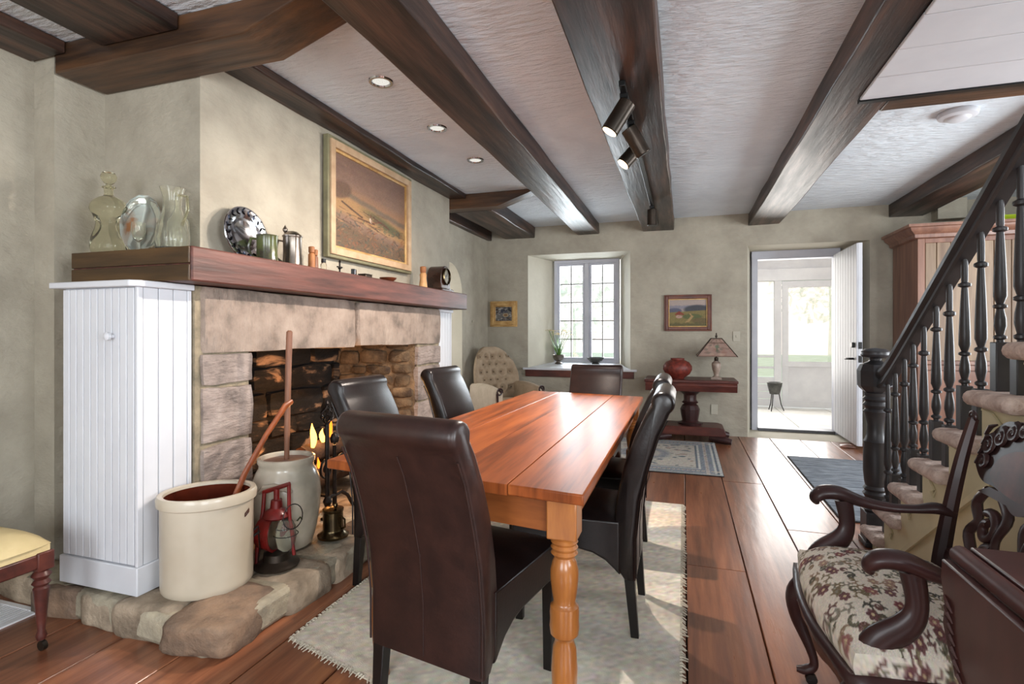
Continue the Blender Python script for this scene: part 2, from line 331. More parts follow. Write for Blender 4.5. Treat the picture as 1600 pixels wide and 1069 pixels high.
# painted surfaces: a small raster drawn in code, put on a grid as vertex colours
class Canvas:
    def __init__(s, W, H, bg): s.W, s.H = W, H; s.a = np.zeros((H, W, 3)); s.a[:] = bg; s.Y, s.X = np.mgrid[0:H, 0:W]; s.x = (s.X+.5)/W; s.y = 1-(s.Y+.5)/H
    def mix(s, m, c): m = np.clip(m, 0, 1)[..., None]; s.a = s.a*(1-m)+np.array(c, float)*m
    def ell(s, cx, cy, rx, ry, c, al=1, rot=0, soft=.25):
        dx, dy = s.x-cx, s.y-cy; cr, sr = math.cos(rot), math.sin(rot); u = (dx*cr+dy*sr)/rx; v = (-dx*sr+dy*cr)/ry
        s.mix(np.clip((1-np.sqrt(u*u+v*v))/soft, 0, 1)*al, c)
    def line(s, x0, y0, x1, y1, wd, c, al=1):
        dx, dy = x1-x0, y1-y0; L2 = dx*dx+dy*dy+1e-9; t = np.clip(((s.x-x0)*dx+(s.y-y0)*dy)/L2, 0, 1)
        d = np.hypot(s.x-x0-t*dx, s.y-y0-t*dy); s.mix(np.clip((wd-d)/wd*2, 0, 1)*al, c)
    def band(s, y0, y1, c, al=1, soft=.02, slope=0, wob=0):
        yy = s.y-slope*s.x+wob*np.sin(s.x*23)+wob*.6*np.sin(s.x*57+1)
        s.mix(np.clip((yy-y0)/soft+.5, 0, 1)*np.clip((y1-yy)/soft+.5, 0, 1)*al, c)
    def grain(s, amt, seed=0):
        rg = np.random.default_rng(seed); s.a = np.clip(s.a+rg.normal(0, amt, (s.H, s.W, 1))+rg.normal(0, amt*.4, (s.H, s.W, 3)), 0, 255)
    def on(s, o):
        """colour a grid mesh whose verts are W*H, row 0 = bottom"""
        me = o.data; a = s.a[::-1].reshape(-1, 3)/255
        l = np.where(a <= .04045, a/12.92, ((a+.055)/1.055)**2.4); out = np.ones((len(me.vertices), 4)); out[:len(l), :3] = l
        if len(l) < len(me.vertices): out[len(l):, :3] = l.mean(0)
        at = me.color_attributes.new('Col', 'FLOAT_COLOR', 'POINT'); at.data.foreach_set('color', out.ravel())

# ------------------------------------------------------------------ room shell
CH = 2.57; BB = 2.43           # ceiling height, underside of beams
XL, XR, YN, YB, YO = -3.0, 3.6, -2.4, 6.65, 7.17
rng = random.Random(4)
floor = sempty('floor')
obj('subfloor', bx(-3.05, YN-.1, -.06, XR+.1, 7.2, -.031), GAP, floor)
edges = [.012]
for wd in (.288, .30, .33, .31, .3, .32, .3, .3, .31, .3, .3, .3): edges.append(edges[-1]+wd)
L_ = .012
for wd in (.29, .3, .31, .29, .3, .3, .32, .3, .31, .3, .32): L_ -= wd; edges.insert(0, L_)
joints = {.012: [2.9, 5.6], .3: [.9, 4.62], .6: [1.1, 3.6, 5.9]}
for a, b in zip(edges, edges[1:]):
    js = [v for k, v in joints.items() if abs(k-a) < .01]
    js = js[0] if js else [rng.uniform(-.8, 1.2), rng.uniform(2.0, 4.2), rng.uniform(5, 6.2)]
    ys = [YN]+list(js)+[7.15]
    for y0, y1 in zip(ys, ys[1:]):
        g = .003; z = rng.uniform(-.0015, 0)
        obj('plank', bx(max(a+g, XL), y0+.0015, -.03, min(b-g, XR), y1-.0015, z), FLOOR, floor, bevel=.0025, seg=1, smooth=0)
# ceiling
struct('ceiling', bx(XL-.3, YN, CH, XR+.1, 7.3, CH+.12), CEIL)

def wall_y(name, X0, X1, Yf, Yb, z1, holes, mat):
    """wall in a Y plane; hole = (x0f,x1f,x0b,x1b,z0f,z1f,z0b,z1b) splayed"""
    m = MB()
    for which, Y in ((0, Yf), (1, Yb)):
        hs = [(h[0+2*which], h[1+2*which], h[4+2*which], h[5+2*which]) for h in holes]
        xs = [X0]+[v for h in hs for v in h[:2]]+[X1]
        for i in range(len(xs)-1):
            a, b = xs[i], xs[i+1]; hh = hs[i//2] if i % 2 else None
            rs = [(0, z1)] if not hh else ([(0, hh[2])] if hh[2] > 0 else [])+[(hh[3], z1)]
            for lo, hi in rs:
                q = [(a, Y, lo), (b, Y, lo), (b, Y, hi), (a, Y, hi)]
                m.add(q if which == 0 else q[::-1], [(0,1,2,3)])
    o = struct(name, m, mat, smooth=0)
    rv = MB()
    for h in holes:
        f = [(h[0],Yf,h[4]),(h[1],Yf,h[4]),(h[1],Yf,h[5]),(h[0],Yf,h[5])]; b = [(h[2],Yb,h[6]),(h[3],Yb,h[6]),(h[3],Yb,h[7]),(h[2],Yb,h[7])]
        for i in range(4):
            j = (i+1)%4; rv.add([f[i], f[j], b[j], b[i]], [(0,1,2,3)])
    if holes: obj('reveal', rv, REVEAL, o, smooth=0)
    return o
WIN = (-1.926, -.62, -1.70, -.815, .745, 2.205, .75, 2.19)
DOR = (.70, 1.914, .80, 1.76, 0, 2.2, 0, 2.2)
wall_y('wall_back', -2.9, XR+.1, YB, YO+.12, CH, [WIN, DOR], WALL)
# wall left beyond the breast, with arched opening
m = MB()
X0, X1 = -2.485, -2.95
yc, rr, zs = 5.44, .35, 1.64
arc = [(yc+rr*math.cos(a), zs+rr*math.sin(a)) for a in [math.pi*k/16 for k in range(17)]]
for X, fl in ((X0, 0), (X1, 1)):
    def q(pts):
        P = [(X, y, z) for y, z in pts]; m.add(P if fl else P[::-1], [tuple(range(len(P)))])
    q([(4.6, 0), (yc-rr, 0), (yc-rr, CH), (4.6, CH)][::-1]); q([(yc+rr, 0), (YB, 0), (YB, CH), (yc+rr, CH)][::-1])
    for (a, b) in zip(arc, arc[1:]): q([(a[0], a[1]), (a[0], CH), (b[0], CH), (b[0], b[1])])
wl_ = struct('wall_left', m, WALL, smooth=0)
rv = MB(); pr = [(yc+rr, 0)]+arc+[(yc-rr, 0)]
for a, b in zip(pr, pr[1:]): rv.add([(X0,a[0],a[1]),(X0,b[0],b[1]),(X1,b[0],b[1]),(X1,a[0],a[1])], [(0,1,2,3)])
obj('reveal', rv, REVEAL, wl_, smooth=30)
d2 = sempty('door_2')
for k in range(6): obj('board', bx(-2.97, yc-rr-.03+k*.127, 0, -2.93, yc-rr-.03+k*.127+.123, 2.05), WHITEP, d2, bevel=.004)
area('passage_window', (-2.9, yc-.05, 1.3), (R(90), 0, R(-90)), .5, 1.4, 5, (1, .99, .97))
# chimney breast and its plaster side, near walls
struct('wall_chimney', bx(-2.86, 1.98, 1.414, -2.22, 4.85, CH), WALL)
struct('wall_chimney_side', bx(-3.1, 1.746, 0, -2.86, 2.2, CH), WALL)
struct('wall_left_near', bx(-3.12, YN, 0, XL, 1.746, CH), WALL)
struct('wall_left_filler', bx(-3.1, 2.205, 0, -2.87, 4.62, CH), WALL)
struct('baseboard_left', bx(XL, .2, 0, XL+.02, 1.74, .13), REVEAL, bevel=.004)
struct('wall_right', MB().box(XR, YN, 0, XR+.12, 3.1, CH).box(XR, 4.7, 0, XR+.12, 7.2, CH).box(XR, 3.1, 0, XR+.12, 4.7, .75).box(XR, 3.1, 2.25, XR+.12, 4.7, CH), WALL)
struct('wall_rear', MB().box(XL-.1, YN-.12, 0, -1.95, YN, CH).box(-.45, YN-.12, 0, .85, YN, CH).box(2.35, YN-.12, 0, XR+.1, YN, CH)
       .box(-1.95, YN-.12, 0, -.45, YN, .75).box(-1.95, YN-.12, 2.25, -.45, YN, CH).box(.85, YN-.12, 0, 2.35, YN, .75).box(.85, YN-.12, 2.25, 2.35, YN, CH), WALL)
for nm, (a, b) in (('window_2_added', (-1.95, -.45)), ('window_3_added', (.85, 2.35))):  # unseen rear windows, added as openings for the fill light
    wf = sempty(nm)
    obj('frame', MB().box(a, YN-.1, .75, a+.05, YN-.04, 2.25).box(b-.05, YN-.1, .75, b, YN-.04, 2.25).box(a, YN-.1, .75, b, YN-.04, .8).box(a, YN-.1, 2.2, b, YN-.04, 2.25).box((a+b)/2-.025, YN-.1, .75, (a+b)/2+.025, YN-.04, 2.25), WHITEP, wf)
# back-wall window
w1 = sempty('window_1')
FX0, FX1, FZ0, FZ1 = -1.70, -.815, .785, 2.19
Yw = YO
fr = MB(); t = .045
fr.box(FX0, Yw, FZ0, FX0+t, Yw+.1, FZ1).box(FX1-t, Yw, FZ0, FX1, Yw+.1, FZ1).box(FX0, Yw, FZ0, FX1, Yw+.1, FZ0+t).box(FX0, Yw, FZ1-t, FX1, Yw+.1, FZ1)
FRM = M('frame_grey_white', (196, 198, 208), (182, 184, 196), rough=.5, scale=3)
obj('window_frame', fr, FRM, w1, bevel=.004)
mid = (FX0+FX1)/2+.01
obj('mullion', bx(mid-.03, Yw-.005, FZ0+t, mid+.03, Yw+.09, FZ1-t), FRM, w1, bevel=.004)
for sx0, sx1 in ((FX0+t, mid-.03), (mid+.03, FX1-t)):
    s_ = MB(); q = .03; z0, z1 = FZ0+t, FZ1-t
    s_.box(sx0, Yw+.02, z0, sx0+q, Yw+.06, z1).box(sx1-q, Yw+.02, z0, sx1, Yw+.06, z1).box(sx0, Yw+.02, z0, sx1, Yw+.06, z0+q).box(sx0, Yw+.02, z1-q, sx1, Yw+.06, z1)
    sash = obj('sash', s_, FRM, w1, bevel=.003)
    gx0, gx1, gz0, gz1 = sx0+q, sx1-q, z0+q, z1-q; gm = (gx0+gx1)/2
    obj('muntin', bx(gm-.006, Yw+.03, gz0, gm+.006, Yw+.05, gz1), BRONZE, sash)
    for k in range(1, 5):
        zz = gz0+(gz1-gz0)*k/5; obj('muntin', bx(gx0, Yw+.03, zz-.006, gx1, Yw+.05, zz+.006), BRONZE, sash)
    for k in range(5):
        for i in range(2):
            a = gx0 if i == 0 else gm+.006; b = gm-.006 if i == 0 else gx1
            obj('pane', bx(a, Yw+.038, gz0+(gz1-gz0)*k/5+.006, b, Yw+.042, gz0+(gz1-gz0)*(k+1)/5-.006), WINGLASS, sash, smooth=0)
sl = MB().prism([(-1.985, 6.6), (-.54, 6.6), (-.54, 6.652), (-.62, 6.652), (-.815, 7.17), (-1.70, 7.17), (-1.926, 6.652), (-1.985, 6.652)], 'z', .722, .749)
sl.v = [(x, y, z+(.05 if y > 7 and z > .74 else 0)) for x, y, z in sl.v]
obj('window_sill', sl, WHITEP, w1, bevel=.006)
obj('sill_apron', bx(-1.955, 6.62, .635, -.575, 6.65, .724), MAHOG, w1, bevel=.004)

# door 1 with frame and open leaf
d1 = sempty('door_1')
obj('door_frame', MB().box(.80, YO-.02, 0, .868, YO+.12, 2.2).box(1.70, YO-.02, 0, 1.76, YO+.12, 2.2).box(.80, YO-.02, 2.10, 1.76, YO+.12, 2.2), FRM, d1, bevel=.005)
obj('threshold', MB().box(.868, YO-.05, 0, 1.70, YO+.14, .035), M('threshold_metal', (110, 112, 118), rough=.35, metal=.5), d1, bevel=.006)
leaf = obj('door_leaf', bx(1.695, 6.25, .04, 1.735, 7.14, 2.12), WHITEP, d1, bevel=.003)
for k in range(9):
    y0 = 6.252+k*.0985; obj('board', bx(1.682, y0, .042, 1.696, y0+.094, 2.118), WHITEP, leaf, bevel=.004)
obj('handle', MB().tube([(1.68, 6.33, .93), (1.64, 6.33, .93), (1.63, 6.36, .93), (1.632, 6.45, .925)], .011, 8).lathe([(.0,0),(.028,0),(.028,.01),(0,.012)], seg=16).xf(Matrix.Identity(4)), BLACKM, leaf)
obj('deadbolt', bx(1.655, 6.30, 1.045, 1.682, 6.355, 1.10), BLACKM, leaf, bevel=.008)
for z in (.93, 1.07): obj('latch_plate', bx(1.70, 6.244, z-.035, 1.73, 6.2495, z+.035), BLACKM, leaf)

# porch beyond the door
pf = sempty('floor_porch')
for k in range(9): obj('plank', bx(-2.2+k*.72, 7.3, -.05, -2.2+k*.72+.71, 9.6, 0), PORCHF, pf, bevel=.003)
struct('ceiling_porch', bx(-.1, 7.35, 2.62, 4.4, 9.7, 2.68), PORCHP)
for k in range(12): obj('board', bx(-.1, 7.35+k*.19, 2.6, 4.4, 7.35+k*.19+.18, 2.619), PORCHP, bpy.data.objects['ceiling_porch'], bevel=.003)
YS = 9.45
wp = sempty('wall_porch')
obj('header_beam', bx(-.1, YS-.05, 2.03, 4.4, YS+.07, 2.22), PORCHP, wp, bevel=.004)
obj('upper_boarding', bx(-.1, YS, 2.22, 4.4, YS+.04, 2.62), PORCHP, wp)
for x in (-.05, .35, 1.44, 2.62, 3.8): obj('post', bx(x-.05, YS-.04, 0, x+.05, YS+.05, 2.03), PORCHP, wp, bevel=.003)
for x0, x1 in ((.0, .3), (.4, 1.39), (2.67, 3.75)):
    for z in (.62, .80): obj('rail', bx(x0, YS-.02, z, x1, YS+.03, z+.035), PORCHP, wp, bevel=.003)
    for k in range(4): obj('siding_board', bx(x0, YS-.01, .02+k*.118, x1, YS+.02, .13+k*.118), PORCHP, wp, bevel=.003)
    obj('screen', bx(x0, YS+.01, .5, x1, YS+.013, 2.03), SCREEN, wp, smooth=0)
d3 = sempty('door_3')
xa, xb = 1.50, 2.42
obj('door_frame', MB().box(xa, YS-.04, .02, xa+.09, YS, 2.02).box(xb-.09, YS-.04, .02, xb, YS, 2.02).box(xa, YS-.04, 1.92, xb, YS, 2.02).box(xa, YS-.04, .66, xb, YS, .74).box(xa, YS-.04, .02, xb, YS, .12), PORCHP, d3, bevel=.004)
obj('kick_panel', bx(xa+.09, YS-.025, .12, xb-.09, YS-.01, .66), PORCHP, d3)
obj('screen', bx(xa+.09, YS-.02, .74, xb-.09, YS-.017, 1.92), SCREEN, d3, smooth=0)
t_ = thing('plant_stand', 'small grey pot on a metal stand out on the porch', 'stand', (1.33, 9.0, 0))
obj('pot', MB().lathe([(.07,.26),(.10,.38),(.11,.44),(.095,.44),(.08,.3),(0,.29)], seg=20), PEWB, t_)
for a in (0, 2.1, 4.2): obj('leg', MB().tube([(.06*math.cos(a),.06*math.sin(a),.27),(.09*math.cos(a),.09*math.sin(a),.1),(.13*math.cos(a),.13*math.sin(a),.006)], .007, 6), IRON, t_)
# outside ground and trees
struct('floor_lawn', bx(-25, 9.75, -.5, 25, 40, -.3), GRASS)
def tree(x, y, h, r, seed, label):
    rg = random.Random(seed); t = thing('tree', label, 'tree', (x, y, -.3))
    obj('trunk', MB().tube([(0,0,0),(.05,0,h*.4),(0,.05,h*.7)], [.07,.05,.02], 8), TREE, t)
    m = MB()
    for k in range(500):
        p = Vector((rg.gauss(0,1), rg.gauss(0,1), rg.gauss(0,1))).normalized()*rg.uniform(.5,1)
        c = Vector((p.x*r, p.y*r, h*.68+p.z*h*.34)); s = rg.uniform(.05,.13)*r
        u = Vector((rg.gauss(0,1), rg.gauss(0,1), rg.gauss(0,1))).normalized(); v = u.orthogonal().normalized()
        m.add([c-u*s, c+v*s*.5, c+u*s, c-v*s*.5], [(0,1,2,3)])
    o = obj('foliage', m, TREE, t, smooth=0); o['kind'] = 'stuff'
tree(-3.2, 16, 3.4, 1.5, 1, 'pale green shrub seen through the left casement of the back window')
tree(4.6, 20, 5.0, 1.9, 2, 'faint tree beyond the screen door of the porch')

# ------------------------------------------------------------------ beams
def beamY(x0, x1, y0, y1, label, z0=BB, mat=BEAM, seed=0):
    n = max(4, int((y1-y0)/.35)); m = MB(); rg = random.Random(seed+int(x0*100))
    vs = []
    for i in range(n+1):
        y = y0+(y1-y0)*i/n; j = lambda: rg.uniform(-.005, .005)
        vs += [(x0+j(), y, z0+j()), (x1+j(), y, z0+j()), (x1+j(), y, CH-.002), (x0+j(), y, CH-.002)]
    fs = [(0,1,2,3), tuple(n*4+k for k in (3,2,1,0))]
    for i in range(n):
        for k in range(4): fs.append((i*4+k, (i+1)*4+k, (i+1)*4+(k+1)%4, i*4+(k+1)%4))
    m.add(vs, fs); o = obj('ceiling_beam', m, mat, bevel=.008, smooth=30)
    return tag(o, label, 'beam')
YE = YB-.002
beamY(-1.27, -1.0, YN+.02, YE, 'long brown ceiling beam nearest the fireplace, right of the recessed downlights')
b3 = beamY(-.47, -.105, YN+.02, YE, 'wide dark ceiling beam carrying the track of spotlights')
beamY(.71, 1.03, YN+.02, YE, 'long ceiling beam ending left above the open door')
beamY(2.085, 2.40, 2.0, YE, 'short-looking ceiling beam above the pine armoire behind the stair rail')
beamY(-2.235, -1.83, 5.02, YE, 'ceiling joist between the far chamfered trimmer and the back wall, above the tufted armchair')
beamY(-2.52, -2.06, YN+.02, 1.73, 'dark joist at the top left edge, running from the near trimmer towards the camera', z0=2.50)
beamY(-2.483, -2.42, 4.86, YE, 'slim wall beam in the far left corner of the ceiling', z0=2.42)
beamY(-2.998, -2.76, YN+.02, 1.733, 'slim wall beam along the near left wall at the top left corner', z0=2.51)
beamY(-2.218, -2.04, 1.99, 4.84, 'slim wall beam along the top of the chimney breast above the painting', z0=2.525)
def trimmer(y0, y1, xl, label):
    m = MB().prism([(xl, BB), (-1.72, BB), (-1.36, CH-.02), (-1.275, CH-.002), (xl, CH-.002)], 'y', y0, y1)
    tag(obj('trimmer_beam', m, BEAMX, bevel=.008), label, 'beam')
trimmer(1.735, 1.975, -2.84, 'near cross beam with a chamfered end, large at the top left above the mantel')
trimmer(4.855, 5.015, -2.40, 'far cross beam with a chamfered end at the far corner of the chimney breast')
tag(obj('header_beam', MB().prism([(1.034, BB), (3.5, BB), (3.5, CH-.002), (1.034, CH-.002)], 'y', 3.25, 3.44), BEAMX, bevel=.006), 'cross header beam at the edge of the white boarded ceiling panel', 'beam')
t_ = thing('boarded_ceiling_panel', 'white painted boarded panel set between beams above the staircase', 'panel', (0,0,0))
obj('backing', bx(1.04, -.5, 2.432, 3.55, 3.20, 2.445), GAP, t_)
for k in range(14):
    y1 = 3.20-k*.262; obj('board', bx(.86 if k < 0 else .875, y1-.258, 2.412, 3.55, y1, 2.428), WHITEP, t_, bevel=.004)
obj('edge_strip', bx(.875, 3.203, 2.405, 3.55, 3.235, 2.429), BLACKM, t_)

# recessed downlights, smoke alarm
for k, (y, pos) in enumerate(((2.54, 'nearest'), (3.232, 'middle'), (3.923, 'farthest'))):
    t_ = thing('recessed_downlight', pos+' of the three round recessed downlights above the mantel', 'light', (-1.57, y, CH), 0, 'recessed downlights')
    obj('trim_ring', MB().lathe([(.047,0),(.052,-.008),(.064,-.008),(.068,0),(.066,.004)], seg=28), SILVER, t_)
    obj('lamp', MB().lathe([(0,-.0045),(.040,-.0045),(.046,-.001),(0,-.001)], seg=24), DOWNON, t_)
    spot('downlight_beam', (-1.57, y, CH-.03), (-.3, 0, -1), 4, (1, .93, .84), 110)
t_ = thing('smoke_alarm', 'white round smoke alarm on the ceiling beside the boarded panel', 'alarm', (1.62, 3.99, CH))
obj('base', MB().lathe([(0,0),(.10,0),(.105,-.012),(.10,-.03),(.08,-.038),(0,-.038)][::-1], seg=28), WHITEP, t_)
obj('cover', MB().lathe([(0,-.0521),(.05,-.052),(.062,-.045),(.066,-.038),(0,-.038)], seg=24), WHITEP, t_)
# track with four heads
t_ = thing('track_light', 'black track with cylindrical spotlights under the wide dark ceiling beam', 'light', (-.285, 2.62, BB))
obj('track', bx(-.016, 0, -.032, .016, 3.6, -.003), BLACKM, t_, bevel=.003)
for (y, aim, onoff, L) in ((.12, (-.62, -.12, -1), 1, .17), (.48, (.55, .25, -.95), 0, .17), (.78, (-.62, -.25, -.75), 1, .15), (2.6, (0, 0, -1), 0, .15)):
    A = Vector((0, y, -.03)); d = Vector(aim).normalized(); piv = A+Vector((0, 0, -.06))
    hd = obj('spot_head', MB(), BLACKM, t_)
    me = MB().tube([piv-d*.03, piv+d*(L-.03)], .045, 20)
    bpy.data.meshes.remove(hd.data) if False else None
    hm = obj('spotlight', me, BRONZE, t_, bevel=.004)
    bpy.data.objects.remove(hd)
    obj('stem', MB().tube([A, piv+Vector((0,0,-.0))], .012, 10).box(-.02, y-.035, -.05, .02, y+.035, -.03), BLACKM, hm)
    obj('lens', MB().tube([piv+d*(L-.031), piv+d*(L-.028)], .038, 20), LAMPON if onoff else BLACKM, hm)
    if onoff: spot('track_beam', Vector(t_.location)+piv+d*(L-.01), d, 112, (1, .87, .76), 125, .015)

# ------------------------------------------------------------------ fireplace
fp = thing('stone_fireplace', 'large limestone fireplace with a sooty open firebox under the wooden mantel', 'fireplace', (0,0,0))
XS = -2.085
core = MB().box(-2.85, 1.845, .13, XS-.014, 2.157, 1.412).box(-2.85, 3.95, .13, XS-.014, 4.36, 1.412).box(-2.30, 2.1, 1.12, XS-.03, 4.0, 1.412).box(-2.85, 2.1, .13, -2.74, 4.0, 1.412).box(-2.85, 2.1, 1.36, -2.3, 4.0, 1.412)
obj('masonry_core', core, MORTAR, fp, smooth=0)
obj('firebox_lining', MB().box(-2.76, 2.1, .1, -2.73, 4.0, 1.40).prism([(-2.74,2.14),(-2.13,2.14),(-2.13,2.162),(-2.74,2.30)], 'z', .1, 1.36).box(-2.74,2.12,1.33,-2.28,3.98,1.36).box(-2.31,2.14,1.12,-2.28,3.96,1.36), SOOTB, fp, smooth=0)
obj('far_jamb_mortar', MB().prism([(-2.74,3.70),(-2.11,3.93),(-2.11,3.96),(-2.74,3.96)], 'z', .1, 1.36), RUBBLE, fp, smooth=0)
sd = 10
for z0, z1 in ((.13,.40),(.40,.68),(.68,.95),(.95,1.112)):
    obj('stone', MB().rock((XS-.14, (1.872+2.165)/2, (z0+z1)/2), (.145, (2.165-1.872)/2, (z1-z0)/2-.008), sd, n=8, k=30, amp=.010), STONE, fp, smooth=60); sd += 1
for z0, z1 in ((.13,.36),(.36,.63),(.63,.93),(.93,1.092)):
    obj('stone', MB().rock((XS-.14, (3.93+4.365)/2, (z0+z1)/2), (.145, (4.365-3.93)/2, (z1-z0)/2-.007), sd, n=8, k=30, amp=.010), STONE, fp, smooth=60); sd += 1
for y0, y1 in ((1.87, 3.075), (3.09, 4.366)):
    obj('lintel_stone', MB().rock((XS-.14, (y0+y1)/2, 1.257), (.148, (y1-y0)/2, .152), sd, n=10, k=34, amp=.010), STONET, fp, smooth=60); sd += 1
rg = random.Random(8)
z = .13; zi = 0
while z < 1.33:                       # back wall of the firebox: courses of rough stones
    h = rg.uniform(.12, .2); y = 2.26+rg.uniform(0, .1)
    while y < 3.72:
        L = rg.uniform(.25, .6); y2 = min(y+L, 3.75)
        if y2-y > .06: obj('stone', MB().rock((-2.73, (y+y2)/2, z+h/2), (.05, (y2-y)/2-.006, h/2-.006), sd, n=3, k=8, amp=.02), SOOT, fp, smooth=60); sd += 1
        y = y2
    z += h
for side, (ya, yb2) in enumerate(((2.15, 2.29), (3.94, 3.72))):
    z = .13
    while z < 1.30:
        h = rg.uniform(.08, .13); u = .02
        while u < .96:
            du = rg.uniform(.2, .42); u2 = min(u+du, 1); um = (u+u2)/2
            cx_, cy_ = -2.12+(-2.72+2.12)*um, ya+(yb2-ya)*um
            obj('rubble_stone', MB().rock((cx_, cy_, z+h/2), ((u2-u)*.31-.004, .035, h/2-.005), sd, n=4, k=5, amp=.03, rot=(.22 if side == 0 else -.36) * (-1 if side == 0 else -1)), RUBBLE if side else SOOT, fp, smooth=60); sd += 1
            u = u2
        z += h
# hearth
ht = thing('hearth', 'raised hearth of rounded field stones and mortar running along the fireplace', 'hearth', (0,0,0))
obj('mortar_bed', MB().prism([(-2.80,1.585),(-1.68,1.50),(-1.61,1.54),(-1.575,2.3),(-1.56,4.58),(-2.78,4.58)], 'z', .0, .118), HMORT, ht, bevel=.02)
obj('firebox_floor', bx(-2.72, 2.2, .10, -2.05, 3.9, .128), HEARTH, ht)
hs = [((-1.74,1.66,.062),(.135,.18,.066),HEARTHD,.1,.035), ((-2.02,1.62,.056),(.15,.09,.07),HEARTH,0,.03), ((-2.28,1.62,.055),(.11,.08,.068),HEARTH,0,.03), ((-2.54,1.63,.055),(.14,.085,.066),HEARTHD,.1,.03), ((-2.85,1.66,.05),(.14,.085,.075),HEARTH,-.05,.03),
      ((-1.70,1.99,.055),(.12,.14,.07),HEARTH,0,.03), ((-1.70,2.29,.055),(.125,.15,.07),HEARTH,.05,.03), ((-1.69,2.58,.058),(.13,.135,.07),HEARTHD,0,.03), ((-1.71,2.92,.055),(.13,.19,.07),HEARTH,0,.03),
      ((-1.70,3.31,.055),(.13,.18,.07),HEARTHD,0,.03), ((-1.70,3.72,.055),(.13,.21,.07),HEARTH,0,.03), ((-1.70,4.2,.055),(.13,.23,.07),HEARTH,0,.03),
      ((-1.95,2.0,.05),(.12,.2,.077),HEARTH,0,.02),((-1.95,2.42,.05),(.12,.2,.077),HEARTH,0,.02),((-1.97,2.85,.05),(.12,.2,.077),HEARTH,0,.02),((-1.96,3.3,.05),(.12,.23,.077),HEARTHD,0,.02),((-1.96,3.8,.05),(.12,.23,.077),HEARTH,0,.02),((-1.96,4.3,.05),(.12,.23,.077),HEARTH,0,.02),
      ((-2.32,1.76,.05),(.3,.07,.075),HEARTH,0,.02)]
for i, (c, h, mt, rot, amp) in enumerate(hs):
    obj('hearth_stone', MB().rock(c, h, 50+i, n=8, k=8, amp=amp*.8, rot=rot), mt, ht, smooth=70)
# mantel
ml = MB().prism([(-2.66,1.70),(-1.95,1.70),(-1.95,4.664),(-2.218,4.664),(-2.218,1.978),(-2.66,1.978)], 'z', 1.417, 1.565)
mt_ = thing('mantel_shelf', 'thick reddish-brown timber mantel wrapping the front and near end of the fireplace', 'mantel')
obj('beam', ml, MANTEL, mt_, bevel=.008)
obj('end_grain_board', MB().box(-2.655, 1.690, 1.492, -1.957, 1.6995, 1.562).box(-2.655, 1.690, 1.419, -1.957, 1.6995, 1.486), MENDM, mt_, bevel=.003)

# firewood, flames, andirons
for k, (a, b, r) in enumerate((((-2.45,2.75,.24),(-2.30,3.35,.26),.075), ((-2.25,2.72,.27),(-2.2,3.30,.29),.07), ((-2.35,2.85,.40),(-2.27,3.4,.42),.065), ((-2.14,3.28,.36),(-1.98,2.92,.37),.055))):
    lg = thing('firewood_log', ['split log lying at the back of the grate fire', 'split log at the front of the fire behind the churn', 'top log of the fire with flames above it', 'orange-brown log sticking forward out of the fire over the andiron'][k], 'log', (0,0,0), 0)
    A, B = Vector(a), Vector(b); d = (B-A).normalized()
    obj('bark', MB().tube([A, A.lerp(B,.35)+Vector((0,0,.01)), A.lerp(B,.7), B], [r, r*1.05, r*.98, r*.95], 9), BARK if k < 3 else FIREWOOD, lg, smooth=60)
    obj('cut_end', MB().tube([A-d*.004, A+d*.002], r*.93, 9), EMBER, lg)
for k, (x, y, z, h, r) in enumerate(((-2.30,2.90,.45,.16,.028), (-2.30,3.0,.46,.10,.024), (-2.33,3.12,.46,.13,.028), (-2.28,3.2,.45,.08,.022), (-2.2,2.83,.34,.07,.014))):
    fl = MB(); n = 8; P = [(x+.004*math.sin(3*i/n*2+k), y+.007*math.sin(4*i/n+k*2), z+h*i/n) for i in range(n+1)]
    fl.tube(P, [max(.002, r*math.sin(math.pi*(.18+.82*i/n))) for i in range(n+1)], 8, flat=.5)
    tag(obj('flame', fl, FLAMEY if k < 2 else FLAME), ['tallest bright flame above the logs, beside the poker basket','short bright flame in the middle of the fire','tall orange flame toward the far side of the fire','smallest orange flame farthest from the churn','low orange flame in front of the front log'][k], 'flame', 'flames of the log fire')
point('fire_light', (-2.28, 2.95, .66), 11, (1, .48, .16), .1)
point('fire_light_front', (-2.02, 2.75, .42), 1.6, (1, .5, .2), .06)
def spiral(c, r0, r1, turns, plane='yz', n=26, a0=0, sgn=1):
    out = []
    for i in range(n+1):
        t = i/n; r = r0+(r1-r0)*t; a = a0+sgn*turns*2*math.pi*t
        u, v = r*math.cos(a), r*math.sin(a)
        out.append((c[0], c[1]+u, c[2]+v) if plane == 'yz' else (c[0]+u, c[1], c[2]+v))
    return out
def andiron(loc, label):
    t = thing('andiron', label, 'andiron', loc, 0, 'iron andirons')
    obj('shaft', MB().tube([(0,0,.02),(0,0,.2),(0,0,.40)], [.014,.012,.011], 8).lathe([(0,.40),(.022,.415),(.028,.44),(.018,.465),(0,.48)], seg=14), IRON, t)
    for s in (-1, 1):
        obj('scroll', MB().tube(spiral((0, s*.075, .27), .07, .018, 1.6, a0=math.pi if s > 0 else 0, sgn=-s), .007, 6), IRON, t)
        obj('foot', MB().tube([(0,0,.10),(.01,s*.05,.11),(.02,s*.10,.075),(.03,s*.135,.012),(.03,s*.155,.008)], [.012,.012,.011,.011,.012], 8), IRON, t)
    obj('log_bar', MB().tube([(0,0,.09),(-.3,0,.09),(-.32,0,.0)], .011, 6), IRON, t)
andiron((-1.985, 2.70, .13), 'scrolled wrought iron andiron beside the stoneware churn')
andiron((-1.90, 3.30, .13), 'scrolled wrought iron andiron hidden behind the dining chairs')
